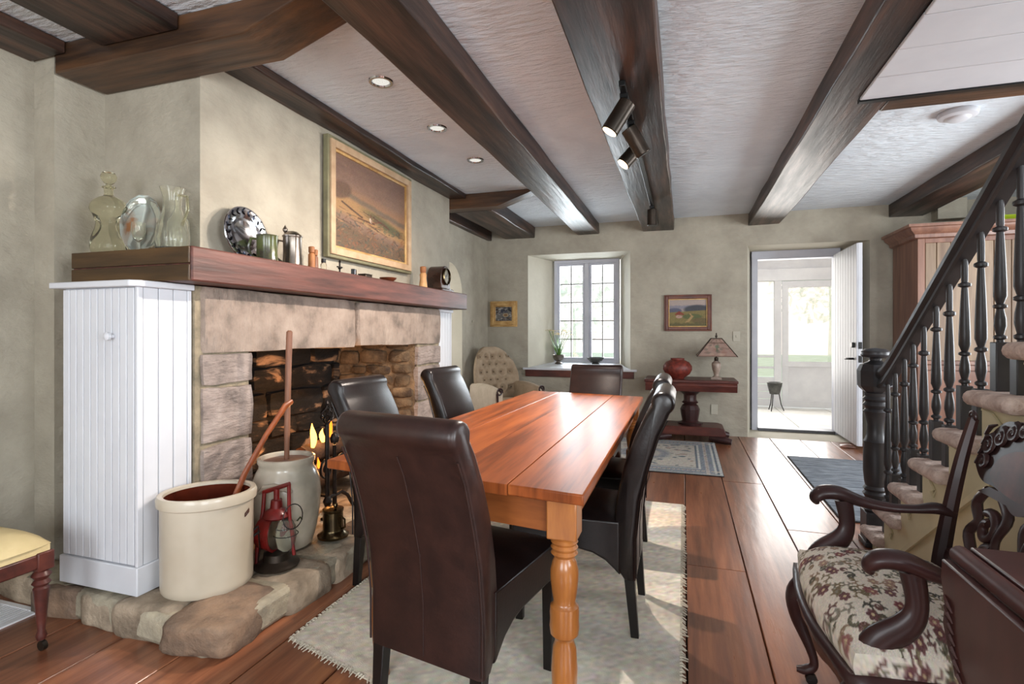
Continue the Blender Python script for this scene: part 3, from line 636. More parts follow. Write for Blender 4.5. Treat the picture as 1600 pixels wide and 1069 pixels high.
# poker with twisted basket handle, leaning
t_ = thing('fire_poker', 'iron poker with a twisted basket handle leaning behind the brass lighter pot', 'poker', (-1.885, 2.50, .13))
def on(p): return Vector(p)
a0, a1 = Vector((0,0,.02)), Vector((-.04, .05, .55)); ax = (a1-a0).normalized()
obj('shaft', MB().tube([a0, a0.lerp(a1,.3), a1], [.010,.013,.012], 8).lathe([(.004,-.005),(.012,.03),(.024,.07),(.012,.1),(.026,.13),(.012,.16)], seg=12), IRON, t_)
u = ax.orthogonal().normalized(); v = ax.cross(u)
for k in range(6):
    P = []
    for i in range(13):
        q = i/12; a = k*math.pi/3+q*2.6; r = .004+.032*math.sin(math.pi*q); P.append(a1+ax*(.105*q)+u*r*math.cos(a)+v*r*math.sin(a))
    obj('basket_wire', MB().tube(P, .0042, 5), IRON, t_)
obj('finial', MB().tube([a1+ax*.10, a1+ax*.115, a1+ax*.135], [.006,.012,.004], 8), IRON, t_)
# cabinets beside the fireplace
def cabinet(y0, y1, x0, label, door):
    t = thing('beadboard_cabinet', label, 'cabinet', (0,0,0)); X1 = -2.11; zt = 1.388
    obj('carcass', bx(x0+.004, y0+.012, .13, X1-.012, y1, zt), WHITEP, t)
    if door: obj('plinth', MB().box(x0-.005, y0-.008, .13, X1+.008, y0+.012, .245).box(X1-.012, y0-.008, .13, X1+.008, y1, .245), WHITEP, t, bevel=.004)
    else: obj('plinth', bx(x0, y0, .13, X1+.008, y1, .245), WHITEP, t, bevel=.004)
    obj('top', MB().prism([(x0-.035, y0-.03), (X1-.01, y0-.03), (X1+.02, y0), (X1+.02, y1), (x0-.035, y1)], 'z', zt, zt+.026), WHITEP, t, bevel=.004)
    n = 10
    if door:
        dr = obj('door', bx(x0+.002, y0+.006, .25, X1-.014, y0+.0125, zt-.004), WHITEP, t)
        wd = (X1-.018-x0-.004)/n
        for k in range(n): obj('board', bx(x0+.004+k*wd+.002, y0, .25, x0+.004+(k+1)*wd-.002, y0+.0065, zt-.004), WHITEP, dr, bevel=.0025)
        obj('knob', MB().tube([(0,0,0),(0,-.012,0),(0,-.02,0),(0,-.03,0),(0,-.036,0)], [.008,.008,.017,.017,.006], 16), WHITEP, dr).location = (-2.245, y0, 1.185)
    obj('corner_post', bx(X1-.014, y0-.001, .245, X1+.001, y0+.024, zt), WHITEP, t, bevel=.003)
    m_ = max(3, round((y1-y0-.05)/.058)); wd = (y1-y0-.045)/m_
    for k in range(m_): obj('side_board', bx(X1-.013, y0+.026+k*wd+.002, .245, X1-.003, y0+.026+(k+1)*wd-.002, zt), WHITEP, t, bevel=.0025)
    obj('corner_post', bx(X1-.014, y1-.019, .245, X1+.001, y1, zt), WHITEP, t, bevel=.003)
cabinet(1.588, 1.838, -2.552, 'tall white beadboard cabinet with a round knob at the near end of the fireplace', True)
cabinet(4.372, 4.66, -2.552, 'white beadboard cabinet glimpsed at the far end of the fireplace', False)

# ------------------------------------------------------------------ hearth objects
# oval crock
t_ = thing('oval_crock', 'large cream oval stoneware crock with brown glazed inside at the hearth corner', 'crock', (-1.918, 1.75, .135), R(43))
obj('body', MB().lathe([(.172,0),(.18,.012),(.182,.03),(.184,.34),(.186,.352),(.196,.358),(.198,.385),(.192,.398),(.182,.40),(.172,.396),(.17,.38)], seg=48, sx=.95, sy=.84, cap=False), CROCK, t_)
obj('glazed_lining', MB().lathe([(.170,.384),(.165,.05),(0,.04)][::-1], seg=48, sx=.95, sy=.84, cap=False), CROCKB, t_)
st_ = MB(); rg = random.Random(3)
for k in range(5):
    a = -.62+k*.035; P = []
    for i in range(6):
        aa = a+.018*math.cos(i*1.2+k); P.append((.1855*.95*math.cos(aa), .1855*.84*math.sin(aa), .30+.010*math.sin(i*1.3+k)+k*.003))
    st_.tube(P, .0011, 4)
obj('maker_stamp', st_, CROCKB, t_)
obj('bail_ear', MB().tube([(.17,.0,.20),(.192,.0,.215),(.195,.0,.19),(.172,.0,.175)], .006, 6).tube([(.192,.0,.2),(.198,.03,.10),(.190,.05,.04)], .003, 6), IRON, t_)
# ladle
t_ = thing('wooden_stirrer', 'long bent wooden stirring stick standing in the oval crock', 'stick', (0,0,0))
obj('handle', MB().tube([(-1.90,1.72,.19),(-1.885,1.80,.38),(-1.87,1.90,.57),(-1.855,2.01,.72),(-1.845,2.08,.80),(-1.84,2.12,.845),(-1.835,2.16,.862)], [.012,.014,.015,.014,.015,.017,.012], 10, flat=.75), LADLE, t_)
# churn
t_ = thing('stoneware_churn', 'tall grey stoneware butter churn on the hearth beside the firebox opening', 'churn', (-1.915, 2.215, .132), R(14))
obj('body', MB().lathe([(.115,0),(.125,.01),(.145,.08),(.160,.18),(.165,.26),(.158,.33),(.140,.375),(.130,.392),(.130,.41),(.136,.42),(.136,.44),(.128,.444),(.120,.44),(.118,.40)], seg=40), CHURN, t_)
obj('lid', MB().lathe([(0,.425),(.03,.428),(.118,.422),(.118,.40),(0,.40)][::-1], seg=32), M('churn_lid', (176,140,124),(150,116,102), rough=.5), t_)
hd = MB().tube([(.09,-.132,.30),(.075,-.16,.325),(.03,-.178,.335),(-.02,-.180,.33),(-.05,-.165,.305)], [.010,.016,.018,.016,.010], 8)
obj('handle', hd, CHURN, t_); obj('painted_flourish', MB().tube([(.115,-.125,.16),(.125,-.112,.175),(.128,-.10,.16)], .004, 6), GREENG, t_); obj('painted_flourish', MB().tube([(-.02,-.166,.19),(.0,-.168,.2),(.02,-.167,.19),(.03,-.165,.2)], .004, 6), GREENG, t_)
t_ = thing('churn_dasher', 'long plain wooden dasher pole rising from the churn lid', 'pole', (-1.915, 2.215, .54))
obj('pole', MB().tube([(0,0,.0),(.003,.001,.2),(.008,.004,.5),(.013,.006,.664),(.0132,.006,.672)], [.012,.0145,.0155,.0155,.008], 12), POLE, t_)
# red lantern
t_ = thing('barn_lantern', 'red metal railway lantern with a wire-guarded glass globe on the hearth', 'lantern', (-1.785, 2.00, .13), R(12))
obj('base', MB().lathe([(0,0),(.098,0),(.10,.008),(.085,.014),(.06,.03),(.055,.06),(.035,.07),(0,.07)], seg=28), BRONZE, t_)
rd = MB().tube([(-.085,0,.15),(-.07,0,.15),(-.01,0,.15),(0,0,.15)], [.05,.07,.085,.088], 28)
obj('reflector_drum', rd, RED, t_)
obj('reflector_face', MB().tube([(.0005,0,.15),(.002,0,.15)], .076, 28), PEWTER, t_)
obj('globe', MB().lathe([(.02,.07),(.036,.085),(.046,.13),(.042,.18),(.026,.21),(.0,.211)], (.045,0,0), seg=24), GLASSC, t_)
obj('top_cap', MB().lathe([(.055,.22),(.062,.228),(.05,.25),(.028,.265),(.024,.30),(0,.305)], seg=24), RED, t_)
obj('side_tube', MB().stube([(-.085,-.02,.012),(-.08,-.02,.12),(-.062,-.01,.24),(-.06,0,.335)], .009, 10), RED, t_)
obj('side_tube', MB().stube([(.085,0,.05),(.075,0,.12),(.062,0,.24),(.06,0,.375)], .008, 10), RED, t_)
obj('cross_bar', MB().tube([(-.064,0,.332),(.064,0,.375)], .010, 8), RED, t_)
obj('centre_strut', MB().tube([(0,0,.30),(0,0,.35)], .013, 8), RED, t_)
obj('wire_guard', MB().tube([(.045+.053*math.cos(a),.053*math.sin(a),.145) for a in [k*math.pi/12 for k in range(24)]], .002, 5, closed=True), IRON, t_)
obj('bail', MB().tube([(.10+.045*math.cos(a), -.04+.02*math.sin(a), .24+.05*math.sin(a)) for a in [k*math.pi/10 for k in range(21)]], .0025, 5), IRON, t_)
# brass lighter pot
t_ = thing('brass_fire_lighter', 'aged brass fire lighter pot with a flared foot and lid on the hearth', 'pot', (-1.755, 2.375, .13))
obj('body', MB().lathe([(0,0),(.078,0),(.080,.012),(.066,.02),(.055,.032),(.053,.04),(.050,.13),(.054,.135),(.054,.145),(.03,.155),(0,.157)], seg=32), BRASS, t_)
obj('knob', MB().lathe([(0,.185),(.01,.18),(.012,.17),(.006,.16),(.006,.155)][::-1], (.03,-.02,0), seg=12), BRASS, t_)
obj('handle', MB().tube([(.05,.0,.11),(.078,-.01,.10),(.08,-.01,.06),(.052,0,.045)], .005, 8), BRASS, t_)

# ------------------------------------------------------------------ on the mantel
MZ = 1.566
t_ = thing('pinched_decanter', 'pinched olive glass decanter with ball stopper at the left end of the mantel', 'decanter', (-2.575, 1.80, MZ), R(10))
def dec(u, v):
    prof = [(0,0),(.055,0),(.074,.012),(.081,.04),(.074,.085),(.058,.125),(.055,.15),(.066,.185),(.08,.205),(.082,.225),(.070,.25),(.045,.268),(.026,.275),(.020,.282),(.020,.312),(.03,.316),(.03,.32),(.018,.321)]
    x = v*(len(prof)-1); i = min(int(x), len(prof)-2); t = x-i; r = prof[i][0]*(1-t)+prof[i+1][0]*t; z = prof[i][1]*(1-t)+prof[i+1][1]*t
    a = 2*math.pi*u; sq = 1-.32*math.exp(-((z-.13)/.06)**2)*(math.cos(2*a)**2); return (r*math.cos(a)*sq*1.03, r*math.sin(a)*sq*.8, z)
obj('bottle', MB().grid(dec, 36, 36, cu=True), GLASSY, t_)
obj('stopper', MB().lathe([(.010,.31),(.014,.325),(.010,.33),(.02,.338),(.031,.355),(.033,.368),(.026,.385),(.01,.393),(0,.394)], seg=20), GLASSY, t_)
t_ = thing('glass_plate', 'oval iridescent glass plate on a stand between the decanter and the pitcher', 'plate', (-2.45, 1.87, MZ), R(32))
obj('plate', MB().lathe([(0,0),(.055,.004),(.075,.010),(.088,.018),(.090,.018),(.076,.005),(0,-.004)], seg=14, sy=1.62).xf(Matrix.Translation((0,0,.148)) @ Matrix.Rotation(R(80),4,'X')), IRID, t_)
obj('stand', MB().tube([(-.05,-.05,.03),(-.05,-.03,.004),(-.05,.04,.004),(-.03,.05,.11)], .003, 5).tube([(.05,-.05,.03),(.05,-.03,.004),(.05,.04,.004),(.03,.05,.11)], .003, 5), BRONZE, t_)
t_ = thing('glass_pitcher', 'clear glass pitcher with a flared lip near the mantel corner', 'pitcher', (-2.19, 1.81, MZ), R(0))
pit = [(0,.004),(.055,0),(.066,.012),(.070,.06),(.060,.12),(.042,.17),(.036,.20),(.038,.24),(.05,.285),(.0475,.285),(.035,.24),(.033,.2),(.04,.165),(.057,.12),(.066,.06),(.06,.015),(0,.01)]
obj('body', MB().lathe(pit, seg=28), GLASSC, t_)
obj('handle', MB().tube([(.035,0,.25),(.085,0,.24),(.09,0,.18),(.055,0,.11)], .006, 8), GLASSY, t_)
t_ = thing('small_decanter', 'clear glass decanter with a flat stopper behind the pitcher', 'decanter', (-2.285, 1.918, MZ))
obj('bottle', MB().lathe([(0,0),(.050,0),(.055,.02),(.05,.10),(.048,.16),(.02,.21),(.014,.225),(.014,.275),(.02,.28),(.012,.28),(.010,.22),(.043,.155),(.045,.1),(.05,.02),(0,.012)], seg=24), GLASSC, t_)
obj('stopper', MB().lathe([(.008,.27),(.01,.285),(.022,.298),(.024,.312),(.012,.328),(0,.33)], seg=16, sy=.5), GLASSC, t_)
t_ = thing('glass_goblet', 'small clear cut-glass goblet in front of the iridescent plate', 'glass', (-2.385, 1.80, MZ))
obj('body', MB().lathe([(0,0),(.03,0),(.03,.006),(.007,.012),(.006,.05),(.02,.065),(.03,.10),(.028,.14),(.026,.14),(.027,.10),(.017,.07),(0,.06)], seg=20), GLASSC, t_)
# silver plate leaning on the breast
t_ = thing('silver_plate', 'round silver plate with a chased rim leaning against the chimney breast', 'plate', (-2.135, 2.19, MZ))
mx_ = Matrix.Translation((-.01,0,.143)) @ Matrix.Rotation(R(83),4,'Y')
obj('plate', MB().lathe([(0,-.012),(.085,-.012),(.095,-.004),(.132,.006),(.140,.006),(.142,.002),(.095,-.010),(0,-.018)], seg=40).xf(mx_), SILVER, t_)
rm = MB()
for k in range(20):
    a = 2*math.pi*k/20; P = [((.103+.03*q)*math.cos(a+.12*math.sin(3*q)), (.103+.03*q)*math.sin(a+.12*math.sin(3*q)), .002+.006*q) for q in (0,.33,.66,1)]
    rm.tube(P, .0035, 5)
obj('chased_rim', rm.xf(mx_), M('tarnished_silver', (60,62,72),(36,38,46), rough=.25, metal=1), t_)
def mug(name, label, loc, r, h, mat, lid=False, rz=0):
    t = thing(name, label, 'mug', loc, rz)
    obj('body', MB().lathe([(0,0),(r*1.04,0),(r*1.06,.008),(r,.02),(r*.97,h*.5),(r*.98,h-.006),(r*1.03,h),(r*.93,h),(r*.9,h-.01),(r*.9,.02),(0,.015)], seg=28), mat, t)
    obj('handle', MB().tube([(-r*.95,0,h*.86),(-r-.03,0,h*.9),(-r-.045,0,h*.6),(-r-.035,0,h*.28),(-r*.95,0,h*.12)], [.006,.008,.009,.008,.006], 8), mat, t)
    if lid:
        obj('lid', MB().lathe([(r*1.06,h),(r*1.08,h+.006),(r*.9,h+.014),(r*.5,h+.03),(.01,h+.034)], seg=28), mat, t)
        obj('finial', MB().lathe([(.008,0),(.006,.01),(.013,.02),(.014,.03),(.005,.045),(0,.055)], (-r*.8,0,h+.015), seg=12), mat, t)
mug('pottery_mug', 'green glazed pottery mug in front of the silver plate', (-2.055, 2.235, MZ), .052, .138, GREENG, rz=R(18))
mug('pewter_tankard', 'lidded pewter tankard with a pointed thumbpiece on the mantel', (-2.07, 2.44, MZ), .05, .165, PEWTER, True, rz=R(18))
def bottle(label, loc, prof, mat, capmat, cap, group=None):
    t = thing('small_bottle', label, 'bottle', loc, 0, group)
    obj('body', MB().lathe(prof, seg=16), mat, t); obj('stopper', MB().lathe(cap, seg=14), capmat, t)
wp_ = [(0,0),(.019,0),(.020,.01),(.019,.09),(.012,.10)]; wc = [(.012,.10),(.017,.104),(.018,.134),(.012,.138),(0,.139)]
bottle('slim wooden stoppered bottle just right of the pewter tankard', (-2.07, 2.60, MZ), wp_, CORKW, CORKW, wc)
bottle('slim dark wooden bottle with brown stopper behind the other wooden bottle', (-2.125, 2.70, MZ), wp_, POLE, CORKW, wc)
bottle('tiny clear glass bottle with a black cap before the wooden bottles', (-2.04, 2.67, MZ), [(0,0),(.017,0),(.018,.04),(.012,.05)], GLASSC, BLACKM, [(.012,.05),(.014,.052),(.014,.074),(0,.075)])
t_ = thing('iron_trinket', 'small dark iron cross-shaped trinket under the painting corner', 'trinket', (-2.05, 2.84, MZ))
obj('shaft', MB().lathe([(0,0),(.022,0),(.022,.006),(.006,.012),(.005,.03),(.012,.036),(.005,.045),(.005,.075),(.009,.08),(0,.092)], seg=12), IRON, t_)
obj('arm', MB().tube([(0,-.025,.045),(0,.025,.045)], .005, 6), IRON, t_)
t_ = thing('trinket_box', 'tiny silver framed box standing on the mantel below the painting', 'box', (-2.03, 2.96, MZ), R(20))
obj('frame', bx(-.012,-.025,0,.012,.025,.045), BLACKM, t_, bevel=.003); obj('face', bx(.0122,-.018,.008,.0135,.018,.037), SILVER, t_)
t_ = thing('flat_tin', 'low flat metal tin on the mantel under the painting', 'tin', (-2.03, 3.09, MZ))
obj('body', bx(-.03,-.04,0,.03,.04,.02), BRONZE, t_, bevel=.004); obj('lid', bx(-.031,-.041,.0205,.031,.041,.026), BRONZE, t_, bevel=.002)
t_ = thing('wooden_dish', 'small low brown wooden dish on the mantel under the painting', 'dish', (-2.03, 3.38, MZ))
obj('body', MB().lathe([(0,0),(.03,0),(.055,.018),(.062,.03),(.058,.03),(.05,.02),(0,.008)], seg=24), REDF, t_)
bottle('pale turned wooden bottle left of the mantel clock', (-2.08, 4.02, MZ), [(0,0),(.034,0),(.036,.01),(.032,.05),(.026,.09),(.030,.12),(.022,.135)], PALEW, CORKW, [(.022,.135),(.026,.15),(.026,.185),(.018,.19),(0,.191)])
# clock
t_ = thing('mantel_clock', 'dark domed wooden mantel clock at the far end of the mantel', 'clock', (-2.08, 4.35, MZ))
hw = .095; zc = .135
prof = [(-hw, .02), (hw, .02), (hw, zc)]+[(hw*math.cos(a), zc+hw*math.sin(a)) for a in [math.pi*k/16 for k in range(1, 16)]]+[(-hw, zc)]
obj('case', MB().prism(prof, 'x', -.085, .055), CLOCKW, t_, bevel=.006)
obj('plinth', MB().box(-.095,-.12,0,.08,.12,.022).box(.0,-.11,.022,.07,.11,.03), CLOCKW, t_, bevel=.005)
rot = Matrix.Translation((.056,0,zc)) @ Matrix.Rotation(R(90),4,'Y')
obj('bezel', MB().lathe([(.066,0),(.075,0),(.077,.012),(.068,.018),(.064,.008)], seg=32).xf(rot), BRASS, t_)
dl_ = obj('dial', MB().lathe([(0,.006),(.066,.006),(.066,0),(0,0)][::-1], seg=32).xf(rot), DIAL, t_)
hn = MB().tube([(.063,0,zc),(.063,.022,zc+.036)], .0022, 5).tube([(.063,0,zc),(.063,-.026,zc+.01)], .0026, 5)
for k in range(12):
    a = k*math.pi/6; hn.tube([(.063,.049*math.sin(a),zc+.049*math.cos(a)),(.063,.058*math.sin(a),zc+.058*math.cos(a))], .0022, 4)
obj('hands', hn, BLACKM, dl_)

# ------------------------------------------------------------------ pictures
def picture(label, o_, W, H, t, fmat, inner, canvas, mat2=None, dep=.03, rake=0, rot=0):
    """built facing -Y in local x (width) / z (height), centre at origin"""
    T = thing('framed_painting', label, 'painting', o_, rot); T.rotation_euler = (rake, 0, rot)
    def ring(a, b, y0, y1, m, nm):
        obj(nm, MB().box(-W/2+a, y0, -H/2+a, -W/2+b, y1, H/2-a).box(W/2-b, y0, -H/2+a, W/2-a, y1, H/2-a).box(-W/2+b, y0, -H/2+a, W/2-b, y1, -H/2+b).box(-W/2+b, y0, H/2-b, W/2-b, y1, H/2-a), m, T, bevel=.004)
    ring(0, t*.25, -dep*.75, 0, mat2 or fmat, 'frame_edge'); ring(t*.25, t*.8, -dep, 0, fmat, 'frame_moulding'); ring(t*.8, t, -dep*.6, 0, inner, 'frame_slip')
    nW, nH = canvas.W, canvas.H; canvas.a = canvas.a*.84
    c = obj('canvas', MB().grid(lambda u, v: (-W/2+t+(W-2*t)*u, -dep*.35, -H/2+t+(H-2*t)*v), nW, nH), PAINT, T, smooth=0); canvas.on(c)
    return T
rg = random.Random(12)
c = Canvas(150, 130, (150, 118, 98))            # a beach under a dusky sky
c.band(.78, 1.2, (134, 104, 90), soft=.3); c.band(.55, .68, (172, 128, 92), .8, .1, slope=-.1)
c.band(.40, .60, (184, 142, 92), .9, .06, slope=-.18); c.band(.60, .655, (118, 104, 88), .8, .03, slope=-.16, wob=.004)
c.ell(.08, .62, .16, .10, (112, 84, 66), .9, .4); c.ell(.62, .42, .34, .08, (92, 94, 62), .8, -.25, .6); c.ell(.80, .36, .25, .07, (86, 88, 60), .6, -.1, .6)
c.band(-.2, .30, (112, 88, 64), .9, .1, slope=-.15, wob=.01)
for k in range(240):
    x, y = rg.random(), rg.uniform(0, .38); cc = rg.choice([(92,96,74),(124,86,60),(164,120,84),(80,86,76),(70,62,50),(150,92,60)])
    c.line(x, y, x+rg.uniform(-.05,.05), y+rg.uniform(-.01,.04), rg.uniform(.005,.011), cc, .7)
for k in range(26):
    x, y = rg.uniform(0,.6), rg.uniform(.3,.5); c.line(x, y, x+rg.uniform(.08,.2), y-rg.uniform(.0,.06), .006, rg.choice([(110,76,54),(90,64,48),(196,160,110)]), .7)
c.line(.1,.50,.35,.40,.012,(82,56,42)); c.line(.3,.38,.52,.37,.012,(96,62,44)); c.line(.50,.45,.74,.37,.010,(98,58,42))
c.ell(.47,.40,.02,.035,(226,206,180),1,.3); c.line(.47,.47,.48,.38,.006,(120,60,44)); c.line(.5,.38,.62,.42,.006,(120,60,44))
for k in range(120):
    x, y = rg.random(), rg.uniform(.68, 1); c.ell(x, y, .09, .025, rg.choice([(164,130,106),(132,100,86),(150,116,96)]), .25, -.2, .9)
c.grain(5)
# (505,207) .. (638,430) on the breast
picture('large cream-framed seascape painting above the mantel', (-2.205, 3.43, 2.085), 1.10, .79, .085, CREAMF, GOLD, c, FRAMEG, .05, rake=0, rot=R(90))
c = Canvas(60, 50, (120, 116, 112)); 
for k in range(70): c.ell(rg.random(), rg.random(), rg.uniform(.03,.14), rg.uniform(.02,.08), rg.choice([(44,44,50),(160,156,150),(80,84,96),(110,84,60),(190,186,176),(30,32,36)]), .9, rg.uniform(-1,1))
c.ell(.62,.42,.2,.16,(196,176,140)); c.ell(.62,.42,.13,.1,(150,110,70)); c.ell(.4,.7,.1,.16,(60,64,80)); c.grain(4)
picture('small gilt-framed still life left of the window', (-2.255, 6.645, 1.447), .375, .335, .075, GOLD, GOLD, c)
c = Canvas(90, 70, (196, 178, 168))              # hills with a red roofed house
c.band(.66, .78, (150,146,160), .9, .05, wob=.01); c.ell(.75,.62,.40,.20,(74,76,84)); c.ell(.15,.58,.22,.12,(96,98,120)); c.band(-.1,.52,(146,128,74),1,.03,slope=.08); c.ell(.62,.36,.3,.12,(92,104,58),.9); c.ell(.85,.2,.3,.12,(118,100,60)); 
c.line(.42,.05,.62,.36,.05,(196,158,104)); c.line(.62,.36,.56,.47,.025,(196,158,104)); c.ell(.27,.36,.10,.07,(206,164,150)); c.line(.18,.44,.27,.54,.03,(148,54,38)); c.line(.27,.54,.38,.44,.03,(148,54,38)); c.ell(.28,.47,.09,.05,(148,54,38)); c.band(-.1,.12,(96,92,52),.8,.06,wob=.02)
for k in range(80): x, y = rg.random(), rg.uniform(0,.5); c.line(x,y,x+rg.uniform(-.05,.05),y+.02,.008,rg.choice([(170,150,80),(80,90,50),(120,84,50)]),.6)
c.grain(4)
picture('red-brown framed landscape with a red-roofed house right of the window', (.047, 6.645, 1.435), .535, .43, .06, REDF, GOLD, c)

# ------------------------------------------------------------------ dining table
TZ = .76
TC = [Vector((-1.18,1.56)), Vector((-.257,1.43)), Vector((-.264,3.76)), Vector((-1.09,3.90))]
t_ = thing('dining_table', 'long pine farmhouse dining table with turned legs and glossy orange-brown top', 'table', (-.70, 2.66, 0))
def tq(u, v):
    p = TC[0].lerp(TC[1], u).lerp(TC[3].lerp(TC[2], u), v); return (p.x+.70, p.y-2.66)
us = [0, .26, .49, .75, 1]
for k, (a, b) in enumerate(zip(us, us[1:])):
    q = [tq(a+.0006, 0), tq(b-.0006, 0), tq(b-.0006, 1), tq(a+.0006, 1)]
    obj('top_board', MB().prism(q, 'z', TZ-.032, TZ), TABLE, t_, bevel=.005 if k in (0, 3) else .0004)
LC = [tq(.19, .04), tq(.92, .036), tq(.92, .964), tq(.12, .964)]
for k in range(4):
    a, b = Vector(LC[k]), Vector(LC[(k+1)%4]); d = (b-a).normalized(); n_ = Vector((-d.y, d.x))*.012; a = a+d*.045; b = b-d*.045
    obj('apron', MB().prism([tuple(a-n_), tuple(b-n_), tuple(b+n_), tuple(a+n_)], 'z', TZ-.145, TZ-.033), TABLER, t_, bevel=.002)
legp = [(0,0),(.024,0),(.027,.01),(.024,.03),(.026,.06),(.036,.16),(.0385,.22),(.034,.285),(.027,.305),(.030,.315),(.041,.325),(.0435,.345),(.042,.365),(.043,.385),(.0415,.405),(.034,.412),(.032,.42),(.036,.44),(.0405,.48),(.041,.51),(.035,.535),(.028,.548),(.034,.553),(.040,.56),(.034,.568),(.040,.577),(.034,.585),(.040,.593),(.034,.601),(.036,.608)]
for lx, ly in LC:
    lg = obj('leg', MB().lathe(legp, seg=28), TABLEG, t_); lg.location = (lx, ly, 0)
    obj('leg_block', bx(-.044, -.044, .608, .044, .044, TZ-.033), TABLEG, lg, bevel=.004)

# ------------------------------------------------------------------ parsons dining chairs (local: faces +Y)
def parsons(name, label, loc, rz, back=LEATH):
    t = thing(name, label, 'chair', loc, rz, 'high-back leather dining chairs')
    wz = .21
    fr = [(-.155,.30),(-.165,.46),(-.175,.55),(-.203,.68),(-.242,.79),(-.282,.875),(-.308,.915)]
    cyc, czc, r = -.350, .928, .045
    arcp = [(cyc+r*math.cos(a), czc+r*math.sin(a)) for a in [R(10+(235-10)*k/14) for k in range(15)]]
    bk = [(-.368,.872),(-.334,.80),(-.296,.68),(-.264,.55),(-.248,.40),(-.248,.235),(-.205,.232),(-.185,.26)]
    poly = fr+arcp+bk
    m = MB(); n = len(poly)
    # rounded edges: sections across the width
    secs = [(-wz, -.014), (-wz+.005, -.005), (-wz+.018, 0), (0, .0), (wz-.018, 0), (wz-.005, -.005), (wz, -.014)]
    cen = Vector((sum(p[0] for p in poly)/n, 0))
    nrm = []
    for i in range(n):
        a, b = poly[i-1], poly[(i+1)%n]; d = Vector((b[0]-a[0], b[1]-a[1])).normalized(); nrm.append((d.y, -d.x))
    ar = sum(poly[i][0]*poly[(i+1)%n][1]-poly[(i+1)%n][0]*poly[i][1] for i in range(n))
    sg = 1 if ar > 0 else -1
    vs = []
    for x, inset in secs:
        for i, (y, z) in enumerate(poly):
            wsc = 1+.0*z; vs.append((x*(1-.04*max(0, .5-z)), y+sg*nrm[i][0]*inset, z+sg*nrm[i][1]*inset))
    fs = [tuple(range(n)) if ar < 0 else tuple(range(n))[::-1]]
    for s in range(len(secs)-1):
        for i in range(n):
            j = (i+1)%n; q = (s*n+i, s*n+j, (s+1)*n+j, (s+1)*n+i); fs.append(q if ar > 0 else q[::-1])
    last = tuple((len(secs)-1)*n+i for i in range(n)); fs.append(last if ar > 0 else last[::-1])
    m.add(vs, fs); obj('backrest', m, back, t, smooth=50)
    for s in (-1, 1):
        pp = [(s*(wz-.006), y-.001, z) for y, z in [(-.249,.25),(-.249,.40),(-.265,.55),(-.297,.68),(-.334,.80),(-.366,.866)]]
        obj('piping', MB().tube(pp, .0035, 6), back, t)
    obj('back_seam', MB().tube([(0,-.249,.25),(0,-.249,.40),(0,-.265,.55),(0,-.297,.68),(0,-.335,.80),(0,-.364,.86)], .0018, 5), back, t)
    # seat: puffy box with arched skirt
    m = MB(); nn = 18
    def seat(u, v):
        x = -1+2*u; y = -1+2*v; e = max(abs(x), abs(y)); k = 1-e**6
        return (x*.212*(1 if y < 0 else 1), .03+y*.225, .462+.026*(1-x*x)*(1-y*y)+.012*k)
    m.grid(seat, nn, nn)
    obj('seat', m, LEATH, t, smooth=60)
    sk = MB(); zt = .464
    side = [(-.19,.25),(-.165,.275),(-.13,.305),(-.08,.328),(-.02,.338),(.255,.338),(.255,zt),(-.19,zt)]
    sk.prism(side, 'x', -.212, .212)
    obj('seat_skirt', sk, LEATH, t, bevel=.010, seg=3)
    for s in (-1, 1):
        obj('leg', MB().frust((s*.185,.225,0), .015,.015, (s*.188,.228,.345), .022,.022), BLACKW, t, bevel=.003)
        obj('leg', MB().frust((s*.178,-.245,0), .015,.015, (s*.180,-.222,.26), .022,.02), BLACKW, t, bevel=.003)
    return t
P0 = parsons('dining_chair', 'nearest high-back brown leather chair, its back towards the camera', (-.68, 1.65, 0), R(-11), LEATHB)
P1 = parsons('dining_chair', 'nearer of the two black leather chairs on the right side of the table', (-.425, 2.31, 0), R(90), LEATH)
dup(P1, (-.455, 2.95, 0), R(90), 'farther of the two black leather chairs on the right side of the table')
P4 = dup(P0, (-.66, 3.91, 0), R(180), 'brown leather chair at the far end of the table, in front of the window')
dup(P1, (-1.235, 2.36, 0), R(-90), 'nearer left-side leather chair, between the table and the fire')
dup(P1, (-1.18, 3.20, 0), R(-93), 'farther left-side leather chair, near the far end of the hearth')

P4.scale = (.97, 1, .972)
# ------------------------------------------------------------------ rugs
t_ = thing('woven_rug', 'cream woven rug with fringed edge under the dining table', 'rug', (0,0,.001))
q = [(-1.46,1.71),(-.004,1.30),(-.006,3.87),(-1.44,3.90)]
def rugp(u, v):
    a = Vector(q[0]).lerp(Vector(q[1]), u); b = Vector(q[3]).lerp(Vector(q[2]), u); p = a.lerp(b, v)
    return (p.x, p.y, .009+.0025*noise.noise(Vector((p.x*3, p.y*3, 0))))
c = Canvas(90, 150, (226, 217, 198))
for k in range(44):
    y = k/44; cc = rg.choice([(230,222,204),(216,206,188),(234,227,212),(208,199,183)]); c.band(y, y+.03, cc, .5, .01)
c.band(.70,.78,(166,170,172),.5,.05,slope=.03,wob=.01); c.band(.82,.92,(216,186,158),.5,.05); c.band(.50,.56,(190,190,186),.35,.05,wob=.012); c.band(.3,.36,(178,176,168),.4,.05,slope=-.05)
c.grain(9, 5)
pile = obj('pile', MB().grid(rugp, 90, 150), ORIENT, t_); c.on(pile)
obj('backing', MB().prism(q, 'z', .0, .006), RUGW, t_)
fr_ = MB(); r2 = random.Random(2)
